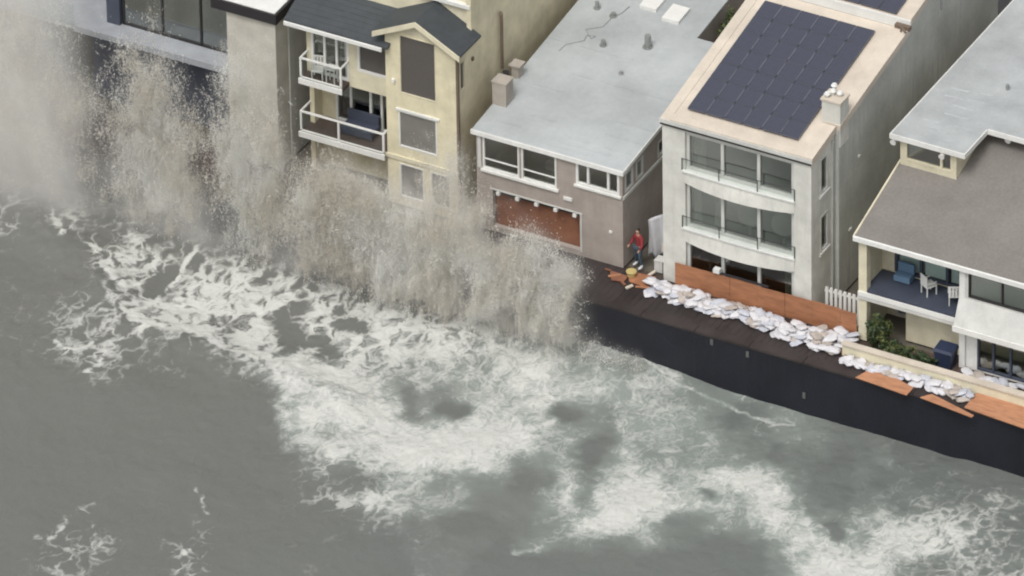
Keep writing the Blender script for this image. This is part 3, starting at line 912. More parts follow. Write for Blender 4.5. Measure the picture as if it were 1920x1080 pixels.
# upper roof kit
MB().box(21.2, 22.4, 11.0, 12.0, 9.98, 10.3).build("skylight", 'white', h)
for (xx, yy) in ((19.6, 10.9), (17.9, 8.2)):
    MB().tube([(xx, yy, 9.97), (xx, yy, 10.2)], .08, 8).build("vent_pipe", 'pipe', h)
for i in range(14):
    yy = 3.6 + (i % 7) * .62 + random.uniform(-.1, .1)
    xa = 15.7 + random.uniform(0, .8) + (i // 7) * .8
    MB().slab([(xa, yy, 9.99), (xa + random.uniform(.4, .95), yy + .05, 9.99), (xa + .8, yy + .1, 10.0), (xa, yy + .08, 10.0)], .02).build("roof_patch", 'graymetal', h)
chair("porch_chair", 18.2, .75, 4.88, 2.6, "white chair nearer the blue cushion on the covered porch of the brown roof house", 'white')
chair("porch_chair", 19.4, .6, 4.88, 3.6, "white chair nearer the white post on the covered porch of the brown roof house", 'white')
cu = empty("porch_sofa", (16.9, 1.0, 4.88), "blue cushioned seat at the back of the covered porch", "sofa")
MB().box(16.6, 17.3, .85, 1.3, 4.95, 5.2).build("seat", 'teal', cu)
MB().box(16.6, 17.3, 1.25, 1.36, 5.2, 5.6).build("backrest", 'teal', cu)

# patio of the right house: brown deck, cream parapet
pd = empty("patio_deck", (22, -1, G), "brown boarded patio deck behind the cream parapet wall", "deck")
x = 19.0
while x < 31:
    MB().box(x + .01, x + .19, -1.28, -.12 if x > 20.25 else 1.0, G - .02, G + .02 + random.uniform(0, .008)).build("board", 'deck', pd)
    x += .2
cw = empty("parapet_wall", (20, -1.5, G), "low cream parapet wall between the sandbags and the patio plants", "wall")
MB().hexa([(15.55, -1.52, G), (31, -1.62, G), (31, -1.3, G), (15.55, -1.3, G)],
          [(15.55, -1.5, 3.0), (31, -1.6, 3.0), (31, -1.32, 3.0), (15.55, -1.32, 3.0)]).build("wall_core", 'cream2', cw)
MB().hexa([(15.5, -1.56, 3.001), (31, -1.66, 3.001), (31, -1.26, 3.001), (15.5, -1.26, 3.001)],
          [(15.5, -1.56, 3.06), (31, -1.66, 3.06), (31, -1.26, 3.06), (15.5, -1.26, 3.06)]).build("coping", 'coping', cw)
# white picket gate in the gap
gt = empty("picket_gate", (14.5, .6, G), "white slatted gate in the gap right of the solar panel house", "gate")
for i in range(9):
    MB().box(13.75 + i * .2, 13.87 + i * .2, .55, .59, G, 3.95).build("slat", 'white', gt)
MB().box(13.7, 15.58, .595, .64, 3.7, 3.8).build("rail", 'white', gt)
MB().box(13.7, 15.58, .595, .64, 2.9, 3.0).build("rail", 'white', gt)


# ------------------------------------------------------------------ plants
def clump(name, x, y, z, rx, ry, rz_, n, size, mats, label, cat="shrub", stem=True):
    r = empty(name, (x, y, z), label, cat)
    if stem:
        s = MB()
        for k in range(4):
            a = random.uniform(0, 2 * pi)
            s.tube([(x, y, z), (x + cos(a) * rx * .3, y + sin(a) * ry * .3, z + rz_ * .9), (x + cos(a) * rx * .6, y + sin(a) * ry * .6, z + rz_ * 1.4)], .04, 5, .01)
        s.build("stem", 'bark', r)
    for mi, mt in enumerate(mats):
        mb = MB()
        for _ in range(n):
            v = Vector((random.gauss(0, 1), random.gauss(0, 1), random.gauss(0, 1))).normalized() * random.uniform(.35, 1) ** .5
            bump = .75 + .35 * sin(5 * v.x + mi) * cos(4 * v.y + 2 * v.z)
            c = Vector((x + v.x * rx * bump, y + v.y * ry * bump, z + rz_ + v.z * rz_ * bump))
            if c.z < z + .02:
                continue
            a = Vector((random.gauss(0, 1), random.gauss(0, 1), random.gauss(0, .6))).normalized() * size * random.uniform(.6, 1.4)
            b = a.cross(Vector((random.gauss(0, 1), random.gauss(0, 1), random.gauss(0, 1)))).normalized() * size * .4
            mb.quad(c - a, c + b, c + a, c - b)
        o = mb.build("foliage", mt, r)
        tag(o, kind='stuff')
    return r
clump("shrub", 16.6, -.35, G, .55, .5, .75, 900, .12, ('leaf', 'leaf2'), "tall dark green shrub beside the yellow corner column")
clump("shrub", 17.6, -.7, G, .8, .4, .35, 700, .11, ('leaf', 'leaf2'), "low dark green shrub behind the cream parapet wall, nearer the yellow column")
clump("shrub", 18.8, -.8, G, .7, .35, .3, 600, .11, ('leaf',), "low dark green shrub behind the cream parapet wall, nearer the navy bin")
clump("shrub", 4.45, 10.4, 6.0, .45, .8, 1.3, 500, .13, ('leaf2', 'leaf'), "yellow green shrub rising from the courtyard gap beside the solar roof")
bn = empty("storage_bin", (19.5, -.35, G), "navy bin with a lid on the patio below the porch", "bin")
MB().hexa([(19.2, -.6, G + .02), (19.8, -.6, G + .02), (19.8, -.1, G + .02), (19.2, -.1, G + .02)],
          [(19.12, -.66, 3.3), (19.88, -.66, 3.3), (19.88, -.04, 3.3), (19.12, -.04, 3.3)]).build("bin_body", 'bluebin', bn)
MB().hexa([(19.08, -.7, 3.3), (19.92, -.7, 3.3), (19.92, 0, 3.3), (19.08, 0, 3.3)],
          [(19.12, -.62, 3.4), (19.88, -.62, 3.4), (19.88, -.04, 3.46), (19.12, -.04, 3.46)]).build("lid", 'bluebin', bn)


# ------------------------------------------------------------------ sandbags
def bag_mesh(seed):
    rs = random.Random(seed)
    bm = bmesh.new()
    bmesh.ops.create_cube(bm, size=1)
    bmesh.ops.subdivide_edges(bm, edges=bm.edges, cuts=4, use_grid_fill=True)
    for v in bm.verts:
        x, y, z = v.co * 2
        e = (1 - abs(x) ** 5 * .25) * (1 - abs(y) ** 5 * .2)
        rr = math.sqrt(x * x + y * y)
        zz = z * (.09 * (1 - .8 * max(abs(x), abs(y)) ** 3)) + .02 * sin(9 * x + seed) * cos(7 * y + seed * 2)
        tie = 1 - .35 * max(0, x - .5)
        v.co = Vector((x * .29 * (1 - .1 * abs(y) ** 3), y * .19 * tie * (1 - .09 * abs(x) ** 3), zz * .8 + .07))
        v.co += Vector((rs.uniform(-1, 1), rs.uniform(-1, 1), rs.uniform(-1, 1))) * .012
    me = bpy.data.meshes.new("sandbag")
    bm.to_mesh(me)
    bm.free()
    for p in me.polygons:
        p.use_smooth = True
    return me
bag_meshes = []
for sdd in range(6):
    for mt in ('bag', 'bag', 'bag', 'bag2', 'bag', 'bag3'):
        me = bag_mesh(sdd)
        me.materials.append(M[mt])
        bag_meshes.append(me)
def bags(n, fx, where, group, seed, marks):
    """marks: (x limit, words) tells which landmark a bag lies below"""
    rs = random.Random(seed)
    for i in range(n):
        x, y, lay = fx(rs, i / n)
        me = rs.choice(bag_meshes)
        o = bpy.data.objects.new("sandbag", me)
        col.objects.link(o)
        o.location = (x, y, G + .02 + lay * .075)
        o.rotation_euler = (rs.gauss(0, .13), rs.gauss(0, .13), rs.uniform(-1.0, 1.0) + rs.choice((0, pi)))
        k = rs.uniform(.8, 1.08)
        o.scale = (k * 1.05, k, k * rs.uniform(.7, 1.05))
        c = {"white_sandbag_cloth": "white", "blueish_sandbag_cloth": "bluish", "muddy_sandbag_cloth": "muddy"}[me.materials[0].name]
        mk = next(w_ for lim, w_ in marks if x < lim)
        tag(o, c + " sandbag " + ("in the bottom layer", "in the middle layer", "on top")[min(lay, 2)] + " " + where + " " + mk, "sandbag", group)
def main_pile(rs, t):
    x = 6.75 + t * 8.4
    lay = rs.choice((0, 0, 1, 1, 2, 3))
    yc = -.85 - .05 * (x > 9) - .15 * (x > 12)
    return x + rs.uniform(-.2, .2), yc + rs.uniform(-1, 1) * (.5 if x < 12 else .62) * (1 - lay * .2), lay
bags(196, main_pile, "below", "sandbags below the solar panel house", 3,
     ((7.85, "the left pillar of the solar house"), (9.45, "the left window of the solar house"), (11.05, "the middle window of the solar house"),
      (12.65, "the right window of the solar house"), (13.5, "the right pillar of the solar house"), (99, "the picket gate")))
def pile_b(rs, t):
    return 14.1 + t * 1.5 + rs.uniform(-.1, .1), -.6 + rs.uniform(-.3, .3), rs.choice((0, 1, 2, 3))
bags(26, pile_b, "of the heap", "sandbags by the yellow column", 4, ((15.0, "against the orange board"), (99, "against the yellow column")))
def pile_c(rs, t):
    x = 15.9 + t * 5.5
    lay = rs.choice((0, 0, 1, 2)) if x > 18.4 else 0
    sp = .12 if x < 18 else .26
    return x, -1.82 + rs.uniform(-sp, sp) - (.1 if x > 18 else 0), lay
bags(54, pile_c, "outside the cream parapet", "sandbags along the parapet wall", 5, ((17.2, "near its corner"), (18.8, "below the shrubs"), (20.2, "below the navy bin"), (99, "below the white post")))
def pile_d(rs, t):
    return 20.5 + t * 9, -.5 + rs.uniform(-.14, .1), rs.choice((0, 0, 1))
bags(34, pile_d, "along the glass doors", "sandbags by the glass doors", 6, ((21.6, "nearest the white wall end"), (22.9, "in the middle of the doors"), (99, "towards the right picture edge")))

# plywood sheets lying on the wall top
def sheet(pix, label, mat='ply2', z=G + .06, tilt=0.0):
    P_ = [at(px, py, z) for px, py in pix]
    cx, cy = sum(p[0] for p in P_) / len(P_), sum(p[1] for p in P_) / len(P_)
    mb = MB()
    pts = [(p[0], p[1], z + .02 + .015 * math.sin(3 * p[0])) for p in P_]
    area = sum(pts[i][0] * pts[(i + 1) % len(pts)][1] - pts[(i + 1) % len(pts)][0] * pts[i][1] for i in range(len(pts)))
    if area < 0:
        pts.reverse()
    mb.slab(pts, .03)
    o = mb.build("plywood_sheet", mat, None, origin=(cx, cy, z))
    tag(o, label, "plywood")
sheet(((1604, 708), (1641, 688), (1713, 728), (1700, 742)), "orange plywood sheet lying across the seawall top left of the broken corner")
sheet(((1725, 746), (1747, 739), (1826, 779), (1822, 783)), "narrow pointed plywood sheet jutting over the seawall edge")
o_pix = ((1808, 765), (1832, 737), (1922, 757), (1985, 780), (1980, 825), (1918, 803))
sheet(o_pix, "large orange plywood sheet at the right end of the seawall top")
sheet(((1144, 508), (1178, 518), (1170, 528), (1146, 526)), "small splintered orange board left of the yellow tub", 'rust')
sheet(((1176, 508), (1230, 520), (1228, 545), (1180, 528)), "orange plywood offcut below the red clad person", 'ply')
sheet(((1580, 655), (1600, 662), (1590, 668), (1572, 660)), "small broken timber piece at the corner of the cream parapet", 'rust')
bk = empty("yellow_tub", tuple(at(1184, 517, G + .09)), "yellow tub on the orange boards beside the gap", "tub")
bx_, by_, bz_ = bk.location
MB().tube([(bx_, by_, bz_), (bx_, by_, bz_ + .2)], .16, 12, .2).build("tub_body", 'yellow', bk)
MB().tube([(bx_, by_, bz_ + .2), (bx_, by_, bz_ + .225)], .22, 12).build("rim", 'yellow', bk)

# loose debris at the mouth of the gap
for (px, py, L_, wd_, rot, mt, lb) in (
        (1152, 516, .5, .09, .5, 'ply2', "splintered pale board left of the yellow tub"), (1168, 530, .42, .1, -.7, 'rust', "short red brown board at the seawall side of the tub"),
        (1205, 538, .6, .08, .15, 'ply2', "thin pale batten across the orange offcut"), (1222, 512, .35, .12, 1.2, 'coping', "pale block between the orange offcut and the left pillar"),
        (1180, 537, .3, .14, .9, 'coping', "pale lump of debris seaward of the yellow tub"), (1140, 505, .3, .07, -.3, 'rust', "small red brown splinter at the taupe house corner")):
    q = at(px, py, G + .1)
    cc_, ss_ = cos(rot), sin(rot)
    P4 = [(q[0] + a * L_ / 2 * cc_ - b * wd_ / 2 * ss_, q[1] + a * L_ / 2 * ss_ + b * wd_ / 2 * cc_, G + .11 + .03 * a) for a, b in ((-1, -1), (1, -1), (1, 1), (-1, 1))]
    tag(MB().slab(P4, .05).build("timber_offcut", mt, None, origin=(q[0], q[1], G + .08)), lb, "debris")

# gap between taupe house and condo: tarp, clutter, person
tp = MB()
n = 10
for i in range(n):
    for j in range(12):
        def T(a, b):
            a, b = a / n, b / 12
            wx = .55 + .25 * b
            return (5.75 + (a - .2) * wx * 1.0 + .1 * b, 1.0 + .08 * sin(a * 9 + b * 3) - .1 * b + .25 * a, G + .15 + 2.3 * b - .5 * (1 - a) * b + .04 * sin(8 * a))
        tp.quad(T(i, j), T(i + 1, j), T(i + 1, j + 1), T(i, j + 1))
tpo = tp.build("hanging_tarp", 'tarp', None, origin=(5.9, 1.0, G), smooth=True)
sm = tpo.modifiers.new("thick", 'SOLIDIFY')
sm.thickness = .02
tag(tpo, "grey white tarp hanging behind the red clad person in the gap", "tarp")
cl = random.Random(5)
for i, (nm, lb, mt) in enumerate((("storage_crate", "pale crate in the gap beside the hanging tarp", 'white2'), ("storage_crate", "dark crate in the gap against the solar panel house", 'dark'),
                   ("cardboard_box", "brown pinkish box on top of the crates in the gap", 'coping'))):
    bx0, by0, bz0 = ((6.25, .35, G), (6.42, .9, G), (6.3, .9, G + .62))[i]
    r = empty(nm, (bx0 + .18, by0 + .2, bz0), lb, "crate" if i < 2 else "box")
    MB().box(bx0, bx0 + .36, by0, by0 + .4, bz0, bz0 + (.5, .6, .3)[i]).build("box_body", mt, r)
    MB().box(bx0 - .015, bx0 + .375, by0 - .015, by0 + .415, bz0 + (.5, .6, .3)[i], bz0 + (.54, .64, .33)[i]).build("lid", mt, r)
ga = empty("passage_wall", (6, 3.6, G), "dim grey wall closing the gap between the taupe house and the solar panel house", "wall")
MB().box(5.12, 6.84, 3.6, 3.75, G, 5.2).build("wall_core", 'condo_side', ga)


def skinned(name, verts, edges, radii, mat, parent, sub=1, root=0):
    me = bpy.data.meshes.new(name)
    me.from_pydata(verts, edges, [])
    o = bpy.data.objects.new(name, me)
    col.objects.link(o)
    o.parent = parent
    m = o.modifiers.new("skin", 'SKIN')
    m.use_smooth_shade = True
    for i, sv in enumerate(me.skin_vertices[0].data):
        r = radii[i]
        sv.radius = (r, r) if not isinstance(r, tuple) else r
        sv.use_root = (i == root)
    s = o.modifiers.new("sub", 'SUBSURF')
    s.levels = s.render_levels = sub
    me.materials.append(M[mat])
    return o
pl = at(1198, 499, G)
pe = empty("person", (pl[0], pl[1], G + .02), "person in a red jacket and dark trousers standing by the taupe house corner", "person", rz=-.4)
pv = [(0, 0, .95), (0, .02, 1.12), (0, .0, 1.32), (0, -.02, 1.45), (0, -.03, 1.53), (0, -.05, 1.64), (0, -.05, 1.74),
      (-.19, 0, 1.41), (-.27, -.08, 1.16), (-.2, -.3, 1.05), (.19, 0, 1.41), (.3, -.06, 1.18), (.36, -.24, 1.02),
      (-.1, 0, .88), (-.13, -.06, .5), (-.14, 0, .09), (-.14, -.16, .05), (.1, 0, .88), (.17, -.1, .5), (.24, -.05, .09), (.25, -.21, .05)]
pe_e = [(0, 1), (1, 2), (2, 3), (3, 4), (4, 5), (5, 6), (3, 7), (7, 8), (8, 9), (3, 10), (10, 11), (11, 12), (0, 13), (13, 14), (14, 15), (15, 16), (0, 17), (17, 18), (18, 19), (19, 20)]
pr_ = [(.15, .11), (.14, .1), (.16, .11), (.09, .08), .05, (.085, .095), (.06, .07), .06, .045, .033, .06, .045, .033,
       .09, .06, .045, .035, .09, .06, .045, .035]
skinned("body", pv, pe_e, pr_, 'skin', pe)
jv = pv[:4] + pv[7:13]
jv[0] = (0, 0, .9)
skinned("jacket", jv, [(0, 1), (1, 2), (2, 3), (3, 4), (4, 5), (5, 6), (3, 7), (7, 8), (8, 9)],
        [(.19, .14), (.18, .135), (.195, .145), (.11, .1), .085, .068, .05, .085, .068, .05], 'red', pe)
skinned("trousers", [pv[0], pv[13], pv[14], (pv[15][0], pv[15][1], .14), pv[17], pv[18], (pv[19][0], pv[19][1], .14)],
        [(0, 1), (1, 2), (2, 3), (0, 4), (4, 5), (5, 6)], [(.17, .125), .11, .08, .065, .11, .08, .065], 'jeans', pe)
for s_, a in (("boot", 15), ("boot", 19)):
    skinned(s_, [(pv[a][0], pv[a][1], .2), (pv[a][0], pv[a][1], .07), (pv[a + 1][0], pv[a + 1][1] - .04, .05)], [(0, 1), (1, 2)], [.065, .062, .055], 'shoe', pe)
skinned("hair", [(0, -.01, 1.68), (0, -.02, 1.75)], [(0, 1)], [(.095, .1), (.085, .095)], 'hair', pe)
for sx in (-1, 1):
    hx, hy, hz = (-.2, -.3, 1.05) if sx < 0 else (.36, -.24, 1.02)
    fv = [(hx, hy, hz)]
    fe, fr_ = [], [.03]
    for q in range(4):
        b = len(fv)
        ox = (q - 1.5) * .021
        fv += [(hx + ox, hy - .06, hz - .03), (hx + ox * 1.1, hy - .1, hz - .06 - .005 * q), (hx + ox * 1.1, hy - .11, hz - .09)]
        fe += [(0, b), (b, b + 1), (b + 1, b + 2)]
        fr_ += [.011, .009, .008]
    b = len(fv)
    fv += [(hx - sx * .04, hy - .03, hz - .01), (hx - sx * .05, hy - .07, hz - .03)]
    fe += [(0, b), (b, b + 1)]
    fr_ += [.012, .009]
    skinned("hand", fv, fe, fr_, 'skin', pe)


# ------------------------------------------------------------------ water
def vnoise(X, Y, s, seed):
    rg = np.random.default_rng(seed)
    T = rg.random((256, 256))
    x, y = X * s, Y * s
    xi, yi = np.floor(x).astype(int), np.floor(y).astype(int)
    fx, fy = x - xi, y - yi
    fx, fy = fx * fx * (3 - 2 * fx), fy * fy * (3 - 2 * fy)
    a, b = T[xi % 256, yi % 256], T[(xi + 1) % 256, yi % 256]
    c, d = T[xi % 256, (yi + 1) % 256], T[(xi + 1) % 256, (yi + 1) % 256]
    return (a * (1 - fx) + b * fx) * (1 - fy) + (c * (1 - fx) + d * fx) * fy
def fbm(X, Y, s, seed, o=4, g=.5):
    t, a, n = 0, 1, 0
    for i in range(o):
        t = t + a * vnoise(X + 17.3 * i, Y - 9.1 * i, s, seed + i)
        n += a
        a *= g
        s *= 2.03
    return t / n

STEP = .06
gx = np.arange(-25.0, 29.5, STEP)
gy = np.arange(-29.5, -2.55, STEP)
GX, GY = np.meshgrid(gx, gy, indexing='ij')
# photo-space position of each water point (only to read where the foam lay) -> strokes are given there
WX = GX + 1.5 * (fbm(GX, GY, .45, 21, 4) - .5) + .5 * (fbm(GX, GY, 1.9, 31, 3) - .5)
WY = GY + 1.5 * (fbm(GX, GY, .45, 51, 4) - .5) + .5 * (fbm(GX, GY, 1.9, 61, 3) - .5)
def stroke(field, pts, wpx, amp, soft=1.0):
    """raise the foam cover along a polyline lying on the water; wpx = half width in photo pixels"""
    q = [at(px, py, 0.0)[:2] for px, py in pts]
    wd = wpx / 47.0 * 1.35
    for (x0, y0), (x1, y1) in zip(q[:-1], q[1:]):
        m = 3 * wd + 1.6
        ia, ib = np.searchsorted(gx, [min(x0, x1) - m, max(x0, x1) + m])
        ja, jb = np.searchsorted(gy, [min(y0, y1) - m, max(y0, y1) + m])
        if ib <= ia or jb <= ja:
            continue
        xs, ys = WX[ia:ib, ja:jb], WY[ia:ib, ja:jb]
        dx, dy = x1 - x0, y1 - y0
        t = np.clip(((xs - x0) * dx + (ys - y0) * dy) / (dx * dx + dy * dy + 1e-9), 0, 1)
        # the view foreshortens depth, so widths in depth are stretched
        d2 = (xs - x0 - t * dx) ** 2 + (ys - y0 - t * dy) ** 2
        v = amp * np.exp(-(d2 / (wd * wd)) ** soft)
        if amp >= 0:
            field[ia:ib, ja:jb] = np.maximum(field[ia:ib, ja:jb], v)
        else:
            field[ia:ib, ja:jb] += v
FOAM = """
442323310000000000000000000000000000000000000000
312513521000000000000000000000000000000000000000
100132622222100000000000000000000000000000000000
001046553535432110000000000000000000000000000000
100013535767564433211000000000000000000000000000
111245678876746644545444322332000000000000000000
112334778868837656767665334554310000000000000000
012454211257988477767765675444321000000000000000
000132112013589986556656775443553210000000000000
000010000000178887553566776665543343210000000000
000000000000168789854377674335555312443210000000
000000000000056578888998855425554532343222000000
000000000000014877898986345266444443122123110000
000000000000002222663433126368756789521121212100
000000000000012357755422246389886658742123232243
000120000200000013322012234788622446874356666530
002331012200010100122221343323532112477648887532
013220004200001000022210100101000001369986434444
"""
FM = np.array([[int(ch) for ch in row.ljust(48, '0')[:48]] for row in FOAM.split()], float) / 9.0
GPX_d = (GX - CAM[0], GY - CAM[1], 0 * GX - CAM[2])
def project(x, y):
    dx, dy, dz = x - CAM[0], y - CAM[1], -CAM[2]
    dd = dx * f_[0] + dy * f_[1] + dz * f_[2]
    return (960 + FP * (dx * r_[0] + dy * r_[1] + dz * r_[2]) / dd, 540 - FP * (dx * u_[0] + dy * u_[1] + dz * u_[2]) / dd)
WX = GX + .9 * (fbm(GX, GY, .8, 21, 4) - .5) + .5 * (fbm(GX, GY, 2.6, 31, 3) - .5)
WY = GY + .9 * (fbm(GX, GY, .8, 51, 4) - .5) + .5 * (fbm(GX, GY, 2.6, 61, 3) - .5)
PXW, PYW = project(WX, WY)
def sample(F, px, py):
    u = (px - 20) / 40.0
    v = (py - 380) / 40.0
    inside = (u > -1) & (u < 48) & (v > -1.0) & (v < 18)
    u, v = np.clip(u, 0, 46.999), np.clip(v, 0, 16.999)
    ui, vi = u.astype(int), v.astype(int)
    fu, fv = u - ui, v - vi
    fu, fv = fu * fu * (3 - 2 * fu), fv * fv * (3 - 2 * fv)
    r = (F[vi, ui] * (1 - fu) + F[vi, ui + 1] * fu) * (1 - fv) + (F[vi + 1, ui] * (1 - fu) + F[vi + 1, ui + 1] * fu) * fv
    return np.where(inside, r, .0)
cov = sample(FM, PXW, PYW)
WX, WY = GX + .7 * (WX - GX), GY + .7 * (WY - GY)
PX0, PY0 = project(WX, WY)
sg = lambda v: 1 / (1 + np.exp(-v))
lace = sg((700 - PY0 - .12 * (PX0 - 700)) / 30) * sg((1120 - PX0) / 60)          # webs drawn out by the backwash
lace = np.maximum(lace, sg((720 - PX0) / 40) * sg((PY0 - 860) / 30))
lace = np.maximum(lace, .7 * sg((PX0 - 1700) / 40))
milk = np.zeros_like(GX)
for pts, wd, a in (
    (((175, 470), (205, 515), (235, 545)), 9, .95), (((235, 600), (300, 620), (360, 622), (430, 665), (520, 690), (580, 690)), 11, 1.0),
    (((240, 602), (290, 570), (335, 520), (365, 475)), 6, .9), (((262, 540), (285, 520), (283, 490)), 7, .85),
    (((465, 545), (500, 565), (545, 555)), 6, .8), (((490, 590), (525, 575), (556, 555)), 9, .95), (((480, 640), (510, 670), (545, 690)), 12, 1.0),
    (((545, 680), (575, 640), (590, 600), (600, 575)), 10, .95), (((600, 680), (650, 655), (700, 620), (760, 590)), 10, .9),
    (((1240, 715), (1330, 752), (1420, 785), (1490, 795)), 5, .62), (((1200, 690), (1250, 712)), 6, .75),
    (((1830, 1010), (1870, 1050), (1920, 1075)), 6, .6), (((1860, 945), (1915, 975)), 6, .5), (((1860, 1000), (1915, 998)), 5, .45),
    (((100, 635), (130, 655), (160, 655), (185, 640)), 5, .75), (((195, 660), (190, 685), (165, 705)), 7, .8),
    (((180, 942), (150, 955), (120, 985), (70, 1008), (125, 1010), (130, 1050)), 8, .5), (((370, 915), (392, 955)), 4, .45), (((330, 1045), (350, 1035)), 8, .75),
    (((100, 410), (122, 450)), 7, .8), (((900, 830), (1000, 800), (1040, 790)), 16, .95), (((965, 1040), (1040, 1015), (1120, 990)), 9, .5),
):
    stroke(cov, pts, wd, a)
for pts, wd, a in (
    (((300, 520), (302, 548)), 14, -.55), (((415, 600), (420, 618)), 11, -.5), (((530, 600), (560, 640), (545, 655)), 22, -.4), (((610, 655), (620, 672)), 15, -.5),
    (((650, 610), (690, 622)), 10, -.5), (((768, 735), (775, 775)), 14, -.35), (((830, 765), (860, 775)), 14, -.5), (((1040, 765), (1070, 780)), 16, -.4),
    (((1110, 835), (1130, 860)), 22, -.4), (((1320, 925), (1340, 932)), 8, -.5), (((1560, 985), (1570, 1010)), 10, -.5),
):
    stroke(cov, pts, wd, a)
cov = np.clip(cov, 0, 1.0)
near_wall = np.clip(1 - (-2.6 - GY) / 4.5, 0, 1) ** 1.5
left_w = 1 / (1 + np.exp((GX - 9.5) / 1.6))
Hh = .15 * (fbm(GX, GY, .35, 71, 4) - .5) * 2 + .016 * (fbm(GX, GY * 1.4, 2.6, 81, 3) - .5) * 2
Hh += .5 * near_wall * left_w
crest = np.zeros_like(GX)
stroke(crest, ((60, 420), (175, 500), (235, 605), (300, 635), (430, 675), (540, 700), (640, 760)), 42, 1.0, .8)
Hh += .42 * crest * (fbm(GX, GY, .8, 91, 3) * .8 + .6)
swell = np.zeros_like(GX)
stroke(swell, ((-60, 700), (200, 720), (420, 730), (620, 830)), 60, 1.0)
Hh += .16 * swell
boil = cov
Hh += boil * (.16 * (fbm(GX, GY, 1.1, 101, 4) - .35) + .05 * (fbm(GX, GY, 4.5, 111, 3) - .5))
edge = np.minimum(np.minimum((GX - gx[0]) / 1.5, (gx[-1] - GX) / 1.5), (GY - gy[0]) / 1.5)
Hh *= np.clip(edge, 0, 1)
nx, ny = GX.shape
vv = np.stack([GX, GY, Hh], -1).reshape(-1, 3).astype(np.float32)
ii = np.arange(nx * ny).reshape(nx, ny)
ff = np.stack([ii[:-1, :-1], ii[1:, :-1], ii[1:, 1:], ii[:-1, 1:]], -1).reshape(-1, 4)
def fast_mesh(name, verts, faces):
    me = bpy.data.meshes.new(name)
    k = faces.shape[1]
    me.vertices.add(len(verts))
    me.vertices.foreach_set("co", verts.astype(np.float32).ravel())
    me.loops.add(faces.size)
    me.loops.foreach_set("vertex_index", faces.astype(np.int32).ravel())
    me.polygons.add(len(faces))
    me.polygons.foreach_set("loop_start", np.arange(0, faces.size, k, dtype=np.int32))
    me.polygons.foreach_set("loop_total", np.full(len(faces), k, dtype=np.int32))
    me.update(calc_edges=True)
    return me
wme = fast_mesh("surf_water", vv, ff)
wme.polygons.foreach_set("use_smooth", np.ones(len(ff), dtype=bool))
for nm, arr in (("cov", cov), ("lace", lace), ("milk", milk)):
    at_ = wme.attributes.new(nm, 'FLOAT', 'POINT')
    at_.data.foreach_set("value", arr.astype(np.float32).ravel())


